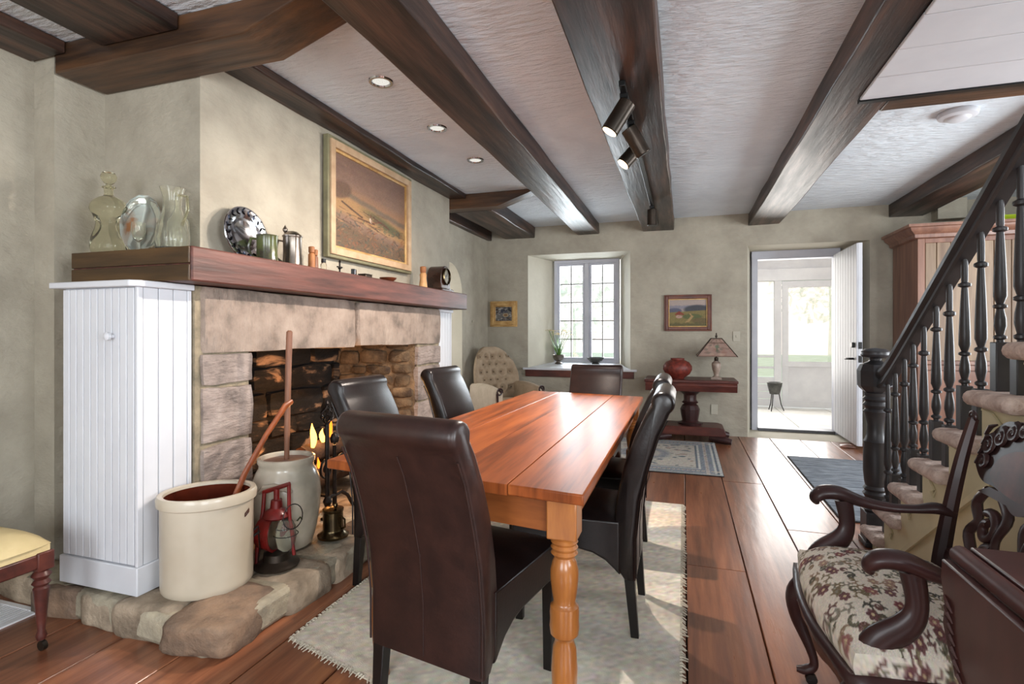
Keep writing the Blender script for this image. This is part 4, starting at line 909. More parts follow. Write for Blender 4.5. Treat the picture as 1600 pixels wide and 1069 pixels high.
for (a, b, n, ln) in ((q[1], q[2], 150, .02), (q[0], q[1], 90, .022), (q[0], q[3], 120, .015)):
    A, B = Vector(a), Vector(b); d = (B-A).normalized(); nn_ = Vector((d.y, -d.x)); nn_ = nn_ if (nn_.dot(A.lerp(B,.5)-Vector((-.73,2.7))) > 0) else -nn_
    for k in range(n):
        p = A.lerp(B, (k+r2.random()*.6)/n); e = p+nn_*ln*r2.uniform(.5,1.2)+d*r2.uniform(-.01,.01)
        fr_.tube([(p.x-nn_.x*.008,p.y-nn_.y*.008,.009),(p.x,p.y,.011),(e.x,e.y,.003)], [.004,.004,.002], 4)
fo = obj('fringe', fr_, RUGW, t_); fo['kind'] = 'stuff'
# oriental
t_ = thing('patterned_rug', 'blue-grey oriental rug with borders in front of the red-vase console', 'rug', (0,0,.001))
ox0, ox1, oy0, oy1 = -1.05, .318, 4.74, 6.15
c = Canvas(140, 130, (158, 156, 152))
for i, (ins, cc) in enumerate(((.0,(176,176,172)),(.02,(92,100,110)),(.035,(186,184,176)),(.05,(120,126,134)),(.13,(190,186,178)),(.145,(96,104,114)),(.16,(182,174,162)))):
    mk = ((c.x > ins)&(c.x < 1-ins)&(c.y > ins)&(c.y < 1-ins)).astype(float); c.mix(mk, cc)
for k in range(34):
    for a, b in ((k/34, .09), (k/34, .91), (.09, k/34), (.91, k/34)):
        c.ell(a, b, .013, .013, (196,180,164)); c.ell(a, b, .005, .005, (110,84,80))
for k in range(90):
    x, y = rg.uniform(.18,.82), rg.uniform(.18,.82); c.ell(x, y, rg.uniform(.01,.035), rg.uniform(.008,.02), rg.choice([(108,114,122),(134,128,124),(150,128,116),(90,98,108)]), .9, rg.uniform(0,3)); 
c.ell(.5,.5,.2,.2,(112,118,128),.7); c.ell(.5,.5,.13,.13,(176,166,154),.8); c.ell(.5,.5,.07,.07,(104,108,118)); c.grain(9, 7)
pile = obj('pile', MB().grid(lambda u, v: (ox0+(ox1-ox0)*u, oy0+(oy1-oy0)*v, .008), 140, 130), ORIENT, t_); c.on(pile)
obj('backing', bx(ox0-.004, oy0-.004, 0, ox1+.004, oy1+.004, .0065), RUGE, t_)
t_ = thing('grey_rug', 'plain grey-blue flat rug lying between the stairs and the open door', 'rug', (0,0,.001))
obj('pile', MB().grid(lambda u, v: (.962+.92*u, 3.87+1.85*v, .008+.002*noise.noise(Vector((u*9,v*30,1)))), 40, 60), RUGB, t_)
obj('binding', bx(.955, 3.862, 0, 1.89, 5.728, .0055), RUGE, t_)
t_ = thing('floor_register', 'pale metal floor register grille by the left wall in front of the hearth', 'grille', (-2.93, 1.14, 0))
obj('frame', MB().box(0,0,.0,.02,.42,.006).box(.28,0,.0,.30,.42,.006).box(0,0,.0,.3,.02,.006).box(0,.40,.0,.3,.42,.006), PORCHP, t_)
for k in range(13): obj('slat', bx(.02+k*.0203,.02,.0,.02+k*.0203+.012,.40,.005), PORCHP, t_)

# ------------------------------------------------------------------ staircase
SX = 1.0
st = thing('staircase', 'open staircase with black turned balusters, black handrail and pinkish carpeted treads', 'staircase', (0,0,0))
noses = [3.47, 3.27, 3.045, 2.80, 2.555, 2.31, 2.065, 1.82, 1.575, 1.33]
tops = [.125+.1745*k for k in range(10)]
SW = .88
for k, (ny, tz) in enumerate(zip(noses, tops)):
    ne = noses[k+1] if k+1 < 10 else ny-.245
    # tread: slab with rounded nose carpet wrapped over the side
    def rr_prof(n=6, th=.055, x0=SX-.055):
        return [(x0+.027+.0275*math.cos(a), tz-th/2+th/2*math.sin(a)) for a in [math.pi/2+math.pi*i/n for i in range(n+1)]]
    tr = MB(); pr = rr_prof()+[(SX+SW, tz-.055), (SX+SW, tz)]
    tr.prism(pr, 'y', ne-.03, ny)
    obj('tread_carpet', tr, CARPET, st, bevel=.018, seg=3)
    obj('riser', bx(SX+.004, ny-.035, tz-.176 if k else 0, SX+SW, ny-.02, tz-.056), STAIRC, st)
# stringer face: sawtooth polygon
poly = [(noses[0]-.02, 0)]
for k, (ny, tz) in enumerate(zip(noses, tops)):
    poly += [(ny-.02, tz-.056), ((noses[k+1] if k+1 < 10 else ny-.245)-.02, tz-.056)]
poly += [(1.085-.02, 1.2), (1.085-.02, 0)]
obj('stringer', MB().prism(poly, 'x', SX+.0, SX+.05), STAIRC, st)
obj('stringer', MB().prism(poly, 'x', SX+SW-.04, SX+SW), STAIRC, st)
for k in range(9):
    y0, z0 = noses[k+1]-.03, tops[k]-.056
    P = [(SX-.006, y0-.02+.05, z0-.015), (SX-.006, y0+.09, z0-.02), (SX-.006, y0+.17, z0-.035)]
    obj('scroll_bracket', MB().tube([(SX-.004, noses[k]-.035, z0-.01), (SX-.004, noses[k]-.10, z0-.018), (SX-.004, noses[k]-.15, z0-.05), (SX-.004, noses[k]-.135, z0-.08), (SX-.004, noses[k]-.115, z0-.065)], .006, 6), STAIRC, st)
obj('stringer_moulding', MB().hexa([(SX-.014,3.1,.06),(SX,3.1,.06),(SX,1.1,1.46),(SX-.014,1.1,1.46)], [(SX-.014,3.1,.085),(SX,3.1,.085),(SX,1.1,1.485),(SX-.014,1.1,1.485)]), STAIRC, st)
def railz(y): return 1.812+(2.149-y)*.70
def balprof(L, r=.0205):
    b = .2; T = L-b
    q = [(.0,0),(.5,.0),(.5,.015),(.9,.025),(.9,.04),(.5,.05),(.62,.07),(.85,.11),(.8,.16),(.55,.21),(.5,.225),(.95,.235),(.95,.25),(.5,.26),(.7,.285),(.92,.31),(.9,.40),(.75,.56),(.55,.72),(.5,.745),(1.0,.755),(1.05,.765),(1.0,.775),(.5,.785),(.55,.80),(.55,.9),(.4,1.0)]
    return [(r*a, b+T*z) for a, z in q[1:]]
bx_ = SX+.045
for k in range(1, 9):
    ne = noses[k+1]
    for j, y in enumerate((noses[k]-.035, noses[k]-.155)):
        z0 = tops[k]-.03; zt = railz(y)-.045
        b = obj('baluster', MB().lathe([(r, z) for r, z in balprof(zt-z0)], seg=16), STAIRB, st); b.location = (bx_, y, z0)
        obj('baluster_block', bx(-.021, -.021, .0, .021, .021, .2), STAIRB, b, bevel=.003)
y = noses[0]-.13; z0 = tops[0]-.03; b = obj('baluster', MB().lathe(balprof(railz(y)-.045-z0), seg=16), STAIRB, st); b.location = (bx_, y, z0); obj('baluster_block', bx(-.021,-.021,0,.021,.021,.2), STAIRB, b, bevel=.003)
# handrail: moulded section swept
sec = [(-.028,-.05),(-.022,-.062),(.022,-.062),(.028,-.05),(.02,-.02),(.034,-.005),(.036,.012),(.026,.03),(.008,.04),(-.008,.04),(-.026,.03),(-.036,.012),(-.034,-.005),(-.02,-.02)]
pth = [(3.50, .965), (3.42, .965), (3.34, .99), (3.25, 1.045)]+[(yy, railz(yy)) for yy in (3.1, 2.6, 2.1, 1.6, 1.2)]
m = MB(); vs = []; n = len(sec)
for (yy, zz) in pth: vs += [(bx_+a, yy, zz+b_*1.15) for a, b_ in sec]
fs = [tuple(range(n))[::-1], tuple((len(pth)-1)*n+i for i in range(n))]
for s in range(len(pth)-1):
    for i in range(n): fs.append((s*n+i, s*n+(i+1)%n, (s+1)*n+(i+1)%n, (s+1)*n+i))
m.add(vs, fs); obj('handrail', m, STAIRB, st, smooth=35)
nw = obj('newel_post', MB().lathe([(0,.19),(.052,.19),(.056,.20),(.044,.215),(.040,.225),(.060,.24),(.062,.255),(.05,.265),(.064,.29),(.052,.305),(.062,.32),(.050,.335),(.055,.36),(.060,.42),(.060,.50),(.056,.575),(.06,.585),(.05,.60),(.043,.63),(.040,.68),(.048,.72),(.054,.745),(.06,.755),(.048,.77),(.064,.79),(.05,.81),(.064,.825),(.05,.84),(.055,.86)], seg=28), STAIRB, st)
nw.location = (1.035, 3.50, 0)
obj('newel_base', MB().box(-.06,-.06,0,.06,.06,.19).box(-.068,-.068,0,.068,.068,.03), STAIRB, nw, bevel=.006)
obj('newel_block', MB().lathe([(.05,.86),(.078,.885),(.088,.90),(.090,.985),(.075,1.02),(.04,1.035),(.028,1.045)], seg=8, a0=R(22.5)), STAIRB, nw, smooth=20)
obj('newel_cap', MB().lathe([(.028,1.04),(.03,1.055),(.066,1.062),(.072,1.075),(.068,1.088),(.07,1.095),(.05,1.108),(0,1.115)], seg=24), STAIRB, nw)

# ------------------------------------------------------------------ armoire
t_ = thing('pine_armoire', 'large pine armoire with plank front and moulded cornice behind the stair rail', 'armoire', (0,0,0))
AX0, AX1, AY0, AY1 = 2.12, 3.45, 6.0, 6.63
obj('carcass', bx(AX0, AY0+.02, .08, AX1, AY1, 2.11), PINE, t_, bevel=.003)
obj('side_stile', bx(AX0, AY0, .08, AX0+.06, AY0+.022, 2.11), PINE, t_, bevel=.003)
k = 0; x = AX0+.065
while x < AX1-.05:
    wd = .09+.02*((k*7)%3); obj('front_board', bx(x, AY0+.004, .94, x+wd-.005, AY0+.02, 2.05), PINEB, t_, bevel=.003)
    obj('lower_board', bx(x, AY0+.004, .14, x+wd-.005, AY0+.02, .84), PINE, t_, bevel=.003); x += wd; k += 1
obj('mid_rail', MB().box(AX0+.06, AY0-.012, .90, AX1, AY0+.02, .935).box(AX0+.06, AY0-.004, .845, AX1, AY0+.02, .895), PINE, t_, bevel=.004)
obj('top_rail', bx(AX0+.06, AY0, 2.05, AX1, AY0+.02, 2.11), PINE, t_, bevel=.003)
obj('base', bx(AX0-.02, AY0-.02, 0, AX1, AY1, .08), PINE, t_, bevel=.006)
cp = [(0, 2.09), (.03, 2.10), (.035, 2.13), (.075, 2.165), (.085, 2.19), (.105, 2.195), (.105, 2.22), (0, 2.22)]
m = MB(); ring = []
for o_, z in cp: ring.append([(AX0-o_, AY1, z), (AX0-o_, AY0-o_, z), (AX1, AY0-o_, z)])
vs = [p for r_ in ring for p in r_]; fs = []
for i in range(len(ring)):
    j = (i+1)%len(ring)
    for s in range(2): fs.append((i*3+s, i*3+s+1, j*3+s+1, j*3+s))
m.add(vs, fs); m.box(AX0, AY0, 2.112, AX1, AY1, 2.215); obj('cornice', m, PINE, t_, smooth=30)
obj('knob', MB().tube([(2.52,AY0+.004,.72),(2.52,AY0-.012,.72),(2.52,AY0-.02,.72),(2.52,AY0-.035,.72)], [.007,.007,.016,.012], 14), PINE, t_)
t_ = thing('green_tray', 'yellow-green shallow tray lying on top of the armoire', 'tray', (2.85, 6.12, 2.222))
obj('tray', MB().frust((0,0,0),.22,.12,(0,0,.008),.225,.125).hexa([(-.22,-.12,.004),(.22,-.12,.004),(.22,-.11,.004),(-.22,-.11,.004)],[(-.25,-.15,.05),(.25,-.15,.05),(.25,-.14,.05),(-.25,-.14,.05)]).hexa([(-.22,-.12,.004),(-.21,-.12,.004),(-.21,.12,.004),(-.22,.12,.004)],[(-.25,-.15,.05),(-.24,-.15,.05),(-.24,.15,.05),(-.25,.15,.05)]).hexa([(.21,-.12,.004),(.22,-.12,.004),(.22,.12,.004),(.21,.12,.004)],[(.24,-.15,.05),(.25,-.15,.05),(.25,.15,.05),(.24,.15,.05)]).hexa([(-.22,.11,.004),(.22,.11,.004),(.22,.12,.004),(-.22,.12,.004)],[(-.25,.14,.05),(.25,.14,.05),(.25,.15,.05),(-.25,.15,.05)]), GREENT, t_)
struct('trim_1', bx(2.47, 6.5, 2.36, 2.72, 6.649, CH-.002), WALL, bevel=.004)

# ------------------------------------------------------------------ console, vase, lamp
CX, CY = .07, 6.33
t_ = thing('pedestal_console', 'dark red mahogany console on a carved pedestal below the landscape painting', 'table', (CX, CY, 0))
hwx = .485
obj('top', MB().box(-hwx, -.24, .655, hwx, .26, .685), MAHOG, t_, bevel=.006)
obj('frieze', MB().prism([(-.23,.56),(.22,.56),(.22,.655),(-.235,.655),(-.25,.63),(-.235,.58)], 'x', -hwx+.01, hwx-.01), MAHOG, t_, bevel=.004)
obj('pedestal', MB().lathe([(.13,.17),(.135,.19),(.10,.2),(.085,.215),(.09,.24),(.10,.29),(.105,.34),(.085,.385),(.065,.40),(.085,.41),(.09,.42),(.075,.43),(.068,.45),(.07,.50),(.10,.53),(.14,.545),(.14,.56)], seg=12), MAHOGD, t_, smooth=25)
obj('plinth', MB().prism([(-.36,.075),(.36,.075),(.37,.10),(.35,.155),(.30,.17),(-.30,.17),(-.35,.155),(-.37,.10)], 'y', -.19, .19), MAHOG, t_, bevel=.006)
for sx in (-1, 1):
    for sy in (-1, 1): obj('foot', MB().tube([(sx*.20, sy*.15,.06),(sx*.30, sy*.18,.045),(sx*.37,sy*.20,.04),(sx*.42,sy*.21,.032)], [.03,.038,.040,.03], 10), MAHOGD, t_)
t_ = thing('red_vase', 'squat round red vase on the console', 'vase', (-.065, 6.27, .686))
obj('body', MB().lathe([(0,0),(.07,0),(.075,.01),(.13,.05),(.158,.10),(.155,.14),(.125,.185),(.085,.203),(.073,.21),(.075,.228),(.066,.228),(.064,.205),(.05,.2),(0,.19)], seg=36), REDV, t_)
t_ = thing('table_lamp', 'table lamp with a pyramidal stained panel shade and marble urn base on the console', 'lamp', (.345, 6.29, .686))
obj('base', MB().box(-.055,-.055,0,.055,.055,.022).lathe([(.045,.022),(.03,.035),(.024,.05),(.03,.07),(.045,.12),(.05,.17),(.042,.185),(.03,.19),(.03,.2),(.018,.205)], seg=24), LAMPB, t_)
obj('stem', MB().lathe([(.018,.20),(.022,.21),(.022,.24),(.008,.245),(.006,.46),(.012,.465),(.013,.48),(.004,.49),(.008,.50),(0,.515)], seg=12), BRONZE, t_)
c = Canvas(40, 30, (150,124,112))
for k in range(60): c.ell(rg.random(), rg.random(), .08, .06, rg.choice([(118,94,84),(172,146,128),(104,96,84),(140,104,92)]), .6, rg.uniform(0,3))
c.band(.72,.76,(90,66,54)); c.band(0,.05,(90,66,54)); c.band(.95,1,(80,58,48)); c.line(.5,.3,.5,.6,.02,(80,90,70)); c.ell(.5,.55,.1,.1,(96,110,90),.7)
sh = None
b0, b1, z0_, z1_ = .205, .055, .255, .45
cs = [(-1,-1),(1,-1),(1,1),(-1,1)]
for k in range(4):
    p, q2 = cs[k], cs[(k+1)%4]
    def fn(u, v, p=p, q2=q2):
        r = b0+(b1-b0)*v; z = z0_+(z1_-z0_)*v; zz = z
        return ((p[0]+(q2[0]-p[0])*u)*r, (p[1]+(q2[1]-p[1])*u)*r*.85, zz)
    o = obj('shade_panel', MB().grid(fn, 40, 30), SHADE, t_, smooth=0); c.on(o)
    P = [fn(0, v) for v in (0, .5, 1)]; obj('shade_rib', MB().tube(P, .005, 6), BRONZE, t_)
obj('shade_cap', bx(-.056,-.048,.45,.056,.048,.456), BRONZE, t_)
# window sill flowers and bowl
t_ = thing('flower_pot', 'silver footed pot of cream flowers with green leaves on the window sill', 'plant', (-1.60, 7.0, .785))
obj('pot', MB().lathe([(0,0),(.05,0),(.052,.008),(.03,.02),(.028,.03),(.06,.05),(.075,.08),(.078,.11),(.085,.115),(.08,.12),(.07,.11),(0,.1)], seg=28), PEWTER, t_)
r3 = random.Random(5)
for k in range(14):
    a = r3.uniform(0, 6.28); ln = r3.uniform(.14,.26); x, y = math.cos(a), math.sin(a); b_ = .015*r3.random(); s = r3.uniform(.05,.12)
    P = [(x*b_, y*b_, .10), (x*s*.4, y*s*.4, .10+ln*.5), (x*s, y*s, .10+ln)]
    obj('leaf', MB().tube(P, [.014,.018,.003], 5, flat=.25), LEAF, t_)
for k in range(9):
    a = k*.7; x, y = math.cos(a)*r3.uniform(.03,.13), math.sin(a)*r3.uniform(.02,.08); h = .40+r3.uniform(-.02,.045); x = -.13+k*.036
    s_o = obj('flower_stem', MB().tube([(x*.12,y*.12,.10),(x*.5,y*.5,.26),(x,y,h)], .0032, 5), LEAF, t_)
    m = MB()
    for j in range(14):
        aa = j*2.4; rr_ = .004+.0026*j; cc = (x+rr_*math.cos(aa), y+rr_*math.sin(aa), h+.012-.0006*j)
        m.add([cc, (cc[0]+.024*math.cos(aa-.6), cc[1]+.024*math.sin(aa-.6), cc[2]+.002), (cc[0]+.032*math.cos(aa), cc[1]+.032*math.sin(aa), cc[2]-.005), (cc[0]+.024*math.cos(aa+.6), cc[1]+.024*math.sin(aa+.6), cc[2]+.002)], [(0,1,2,3)])
    obj('blossom', m, PETAL, s_o, smooth=0)
t_ = thing('metal_bowl', 'dark grey footed bowl at the right of the window sill', 'bowl', (-1.105, 7.02, .786))
obj('body', MB().lathe([(0,0),(.05,0),(.05,.01),(.035,.016),(.07,.03),(.105,.065),(.112,.09),(.106,.09),(.095,.062),(.06,.035),(0,.03)], seg=32), PEWB, t_)
tag(obj('light_switch', MB().box(.545,6.641,1.10,.62,6.6499,1.215).box(.575,6.636,1.145,.59,6.6405,1.17), REVEAL, bevel=.002), 'cream light switch plate on the back wall left of the door', 'switch')
tag(obj('power_outlet', MB().box(.305,6.641,.245,.38,6.6499,.36), REVEAL, bevel=.002), 'cream power outlet low on the wall behind the console', 'outlet')
tag(obj('door_stop', MB().prism([(1.56,0),(1.70,.0),(1.69,.03),(1.62,.035),(1.565,.02)], 'y', 6.33, 6.41), PINE, bevel=.008), 'wooden wedge holding the open white door', 'doorstop')
tag(obj('wall_hook', MB().lathe([(0,0),(.014,0),(.016,.01),(.008,.018),(0,.019)], seg=14).xf(Matrix.Translation((-2.484, 6.1, 1.34)) @ Matrix.Rotation(R(90),4,'Y')), REVEAL), 'tiny round knob on the left wall beyond the fireplace', 'knob')

# ------------------------------------------------------------------ tufted armchair (local faces -Y)
t_ = thing('tufted_armchair', 'beige button-tufted armchair with scrolled wooden arm ends in the far corner', 'armchair', (-1.985, 5.90, 0), R(52)); t_.scale = (.92, .92, .97)
W2 = .33
btn = []
for r_ in range(5):
    for c_ in range(5 - (r_ % 2)): btn.append((-.22+.11*c_+(.055 if r_ % 2 else 0), .56+.095*r_))
def ow(z): return W2*(1-.0*z)*(.86+.14*math.sin(min(1, (z-.36)/.45)*math.pi*.75)) * (math.sqrt(max(0, 1-((z-.72)/.35)**2)) if z > .72 else 1)
def bk(u, v, off=0):
    z = .36+.70*v; z = min(z, 1.066); x = (-1+2*u)*ow(z)
    y = .25+.16*(z-.40)-.22*(x/W2)**2*0.55
    if not off:
        y -= .05*(1-abs(2*u-1)**4)*(1-abs(2*v-1)**6)
        for bx0, bz0 in btn:
            d2_ = ((x-bx0)**2+(z-bz0)**2)/.0010; y += .05*math.exp(-d2_)
        s1 = abs(math.sin(((x+.22)/.11+(z-.56)/.095)*math.pi/2)); s2 = abs(math.sin(((x+.22)/.11-(z-.56)/.095)*math.pi/2))
        if .5 < z < 1.0 and abs(x) < .27: y += .016*(math.exp(-(s1/.22)**2)+math.exp(-(s2/.22)**2))
    else: y += .06
    return (x, y, z)
m = MB(); nu, nv = 60, 60
m.grid(lambda u, v: bk(u, v), nu, nv); m.grid(lambda u, v: bk(1-u, v, 1), nu, nv)
b0_ = nu*nv
for j in range(nv-1):
    m.f.append((j*nu, (j+1)*nu, b0_+(j+1)*nu+nu-1, b0_+j*nu+nu-1)); m.f.append((j*nu+nu-1, b0_+j*nu, b0_+(j+1)*nu, (j+1)*nu+nu-1))
for i in range(nu-1): m.f.append(((nv-1)*nu+i, (nv-1)*nu+i+1, b0_+(nv-1)*nu+nu-2-i, b0_+(nv-1)*nu+nu-1-i))
obj('backrest', m, TUFT, t_, smooth=70)
for bx0, bz0 in btn:
    x, y, z = bx0, .25+.16*(bz0-.40)-.22*(bx0/W2)**2*.55-.05+.028, bz0
    obj('button', MB().lathe([(0,0),(.009,.001),(.010,.004),(.006,.008),(0,.009)], seg=10).xf(Matrix.Translation((x,y,z)) @ Matrix.Rotation(R(90),4,'X')), BTN, t_)
def cush(u, v):
    x = -1+2*u; y = -1+2*v; return (x*.27, -.06+y*.30, .40+.05*(1-x**4)*(1-y**4))
m = MB().grid(cush, 20, 20).box(-.27,-.36,.20,.27,.30,.401); obj('seat', m, TUFT, t_, smooth=50)
for s in (-1, 1):
    arm = MB()
    def af(u, v, s=s):
        y = .28-.62*v; a = math.pi*u; r = .05+.012*math.sin(v*3); top = .57-.03*v+.02*math.sin(v*3)
        if u <= .0001 or u >= .9999: return (s*.31+(-r if u < .5 else r)*1, y, .20)
        return (s*.31-r*math.cos(a), y, top+r*math.sin(a))
    arm.grid(af, 12, 14); obj('armrest', arm, TUFTL if s < 0 else TUFT, t_, smooth=70)
    obj('arm_front', MB().box(s*.31-.045,-.345,.2,s*.31+.045,-.335,.575), TUFTL, t_)
    obj('arm_scroll', MB().tube([(s*.31, -.35, .575-.0)]+[(s*.31+.045*math.cos(a)*(1-a/14), -.352, .565+.045*math.sin(a)*(1-a/14)) for a in [k*.5 for k in range(14)]], .010, 8).tube([(s*.31+s*.035,-.352,.55),(s*.31+s*.03,-.352,.45),(s*.31+s*.01,-.352,.32),(s*.31,-.352,.2)], [.014,.012,.010,.010], 8), MAHOGD, t_)
    obj('leg', MB().lathe([(0,0),(.012,0),(.02,.03),(.016,.10),(.026,.16),(.028,.2)], (s*.27,-.30,0), seg=14), MAHOGD, t_)
    obj('leg', MB().tube([(s*.25,.30,.2),(s*.25,.33,.1),(s*.25,.37,0)], [.025,.02,.015], 10), MAHOGD, t_)

# ------------------------------------------------------------------ carved armchair (world-built, faces -X)
t_ = thing('carved_armchair', 'carved dark mahogany armchair with floral tapestry seat beside the stairs', 'armchair', (0,0,0))
SY0, SY1, FX, BX = 1.44, 2.07, .385, .78
def sw(u):     # seat half width from front to back
    return .315-.045*u
syc = (SY0+SY1)/2
def seatp(u, v):   # u front->back, v near->far
    x = FX+(BX-FX)*u - .035*math.sin(math.pi*v)*(1-u); y = syc+(2*v-1)*sw(u)
    e = (1-abs(2*u-1)**5)*(1-abs(2*v-1)**5)
    return (x, y, .445+.075*e)
c = Canvas(200, 240, (214, 206, 192)); rg = random.Random(21)
cols = [(84,80,64),(112,98,74),(96,66,62),(60,58,50),(132,110,86),(124,118,104)]
for k in range(300):
    x, y = rg.random(), rg.random(); cc = rg.choice(cols); a = rg.uniform(0, 6.28); r = rg.uniform(.02,.05); px_, py_ = x, y
    for i in range(9):
        a += rg.choice([.45,.5,.6])*(1 if k % 2 else -1); nx, ny_ = px_+r*.32*math.cos(a), py_+r*.32*math.sin(a)
        c.line(px_, py_, nx, ny_, .006, cc, .8); px_, py_ = nx, ny_
        if i % 2: c.ell(nx+.008*math.cos(a+1.5), ny_+.008*math.sin(a+1.5), .017, .0075, cc, .8, a+1)
for k in range(46):
    x, y = rg.random(), rg.random(); cc = rg.choice([(118,62,64),(140,92,88),(96,58,60),(150,120,104)])
    for j in range(6): aa = j*1.05+k; c.ell(x+.016*math.cos(aa), y+.016*math.sin(aa), .019, .013, cc, .9, aa)
    c.ell(x, y, .010, .010, (196,176,140))
c.grain(8, 3)
m = MB().grid(lambda a, b: seatp(a, b), 200, 240)
so = obj('seat_cushion', m, FABRIC, t_, smooth=70); c.on(so)
# border of the cushion
def rimpts(n):
    k4 = n//4; return [(k/k4, 0) for k in range(k4)]+[(1, k/k4) for k in range(k4)]+[(1-k/k4, 1) for k in range(k4)]+[(0, 1-k/k4) for k in range(k4)]
fine = rimpts(280); vs = []; cl_ = []; nf = len(fine)
for r_ in range(7):
    for u, v in fine:
        x, y, z = seatp(u, v); q = r_/6; du, dv = (.5-u)*.13*q, (.5-v)*.13*q
        bulge = .006*math.sin(math.pi*q); vs.append((x-(bulge if u == 0 else 0), y+(bulge if v == 1 else -bulge if v == 0 else 0), .4455-.052*q))
        cl_.append(c.a[min(239, int((1-(v+dv))*239)), min(199, int((u+du)*199))])
sb = MB().add(vs, [(r_*nf+i, r_*nf+(i+1)%nf, (r_+1)*nf+(i+1)%nf, (r_+1)*nf+i) for r_ in range(6) for i in range(nf)])
b_o = obj('seat_border', sb, FABRIC, t_, smooth=60)
a_ = np.array(cl_)/255; l_ = np.where(a_ <= .04045, a_/12.92, ((a_+.055)/1.055)**2.4); oc = np.ones((len(vs), 4)); oc[:, :3] = l_
b_o.data.color_attributes.new('Col', 'FLOAT_COLOR', 'POINT').data.foreach_set('color', oc.ravel())
rim = rimpts(56); n = len(rim)
rl = MB(); vs = []
for u, v in rim:
    x, y, z = seatp(u, v); dip = .03*math.sin(math.pi*v)**2 if u == 0 else 0; sc = .018*math.sin(v*math.pi*3)**2 if u == 0 else 0
    vs += [(x-(.008 if u == 0 else 0), y, .396), (x+.01, y, .322+sc)]
fs = [(2*i, 2*((i+1)%n), 2*((i+1)%n)+1, 2*i+1) for i in range(n)]
rl.add(vs, fs); o = obj('seat_rail', rl, MAHOGD, t_); sm = o.modifiers.new('s', 'SOLIDIFY'); sm.thickness = .03; sm.offset = 0
for s, y in ((1, SY1-.03), (-1, SY0+.03)):     # cabriole front legs
    P = [(FX+.03,y,.37),(FX-.012,y+s*.015,.30),(FX-.008,y+s*.02,.22),(FX+.028,y+s*.01,.12),(FX+.040,y+s*.008,.065),(FX+.018,y+s*.014,.04),(FX-.012,y+s*.018,.036)]
    lg = obj('front_leg', MB().stube(P, [.032,.034,.026,.016,.014,.017,.010], 12), MAHOGD, t_)
    obj('caster', MB().tube([(FX+.03,y-.008,.019),(FX+.03,y+.012,.019)], .018, 14), IRON, lg)
for s, y in ((1, SY1-.045), (-1, SY0+.045)):
    P = [(BX+.09,y,0),(BX+.045,y,.16),(BX+.0,y,.34),(BX-.005,y,.45),(BX+.02,y+s*.004,.62),(BX+.055,y+s*.008,.80),(BX+.088,y+s*.012,.93)]
    po = obj('back_post', MB().stube(P, [.018,.021,.024,.024,.021,.018,.014], 8, flat=1.1, up=(1,0,0)), MAHOGD, t_, smooth=30)
    obj('post_scroll', MB().tube(spiral((0,0,0), .019, .004, 1.5, plane='yz', a0=0), .0055, 8).xf(Matrix.Translation((BX+.088, y+s*.012, .935))), MAHOGD, po)
    ya = y+s*.004
    P = [(BX+.035,y,.625),(BX-.01,ya,.640),(BX-.07,ya,.632),(BX-.14,ya+s*.008,.628),(BX-.22,ya+s*.012,.640),(BX-.285,ya+s*.008,.662),(BX-.335,ya+s*.004,.660),(BX-.355,ya,.640),(BX-.35,ya,.622)]
    ar = obj('armrest', MB().stube(P, [.020,.026,.019,.021,.027,.033,.032,.026,.010], 14, flat=.68, up=(0,0,1)), MAHOGD, t_, smooth=60)
    P = [(FX+.045,ya,.43),(FX+.065,ya,.465),(FX+.115,ya+s*.004,.51),(FX+.135,ya+s*.006,.56),(FX+.125,ya+s*.006,.64)]
    obj('arm_support', MB().stube(P, [.040,.038,.032,.024,.027], 14, flat=.62, up=(0,1,0)), MAHOGD, t_, smooth=60)
# crest rail and splat: built in the (y,z) plane, leaning back
def bxp(z): return BX-.005+.135*max(0, (z-.45))/.48
def lean(mb): mb.v = [(bxp(z)+x, y, z) for x, y, z in mb.v]; return mb
yA, yB = SY0+.06, SY1-.06; ym = (yA+yB)/2; hwd = (yB-yA)/2
def poly_crest():
    top = []; bot = []
    for i in range(41):
        a = -1+2*i/40; y = ym+a*hwd
        top.append((y, .86+.115*math.cos(a*math.pi/2)**.8+.012*math.cos(a*9) - (.03 if abs(a) > .93 else 0)))
        bot.append((y, .80-.075*(1-abs(a)**1.6)-.012*math.cos(a*8)))
    return top+bot[::-1]
cr = MB(); pc = poly_crest(); nn = 41
for s, off in ((0, -.014), (1, .014)):
    cr.add([(off, p[0], p[1]) for p in pc], [tuple(range(len(pc))) if s == 1 else tuple(range(len(pc)))[::-1]])
L2 = len(pc); cr.f += [(i, (i+1)%L2, L2+(i+1)%L2, L2+i) for i in range(L2)]
obj('crest_rail', lean(cr), MAHOGD, t_, smooth=30)
sc_ = MB()
for s in (-1, 1):
    for k, (a, z, r0, tn) in enumerate(((.80,.865,.030,1.4),(.62,.895,.028,1.4),(.43,.918,.026,1.4),(.24,.932,.024,1.3),(.80,.815,.02,1.2))):
        sc_.tube([(-.018, p[1], p[2]) for p in spiral((0, ym+s*a*hwd, z), r0, .005, tn, a0=1.5 if s > 0 else 1.6, sgn=s)], [.0075]*27, 6)
        sc_.rock((-.017, ym+s*a*hwd, z), (.009,.009,.009), k, n=2, k=2, amp=0)
    for k in range(4): sc_.tube([(-.014, ym+s*(hwd-.008+.0*k), .80+.03*k), (-.018, ym+s*(hwd-.028), .825+.03*k), (-.015, ym+s*(hwd-.05), .84+.028*k)], [.006,.008,.003], 6)
obj('carved_scrollwork', lean(sc_), MAHOGD, t_, smooth=60)['kind'] = 'stuff'
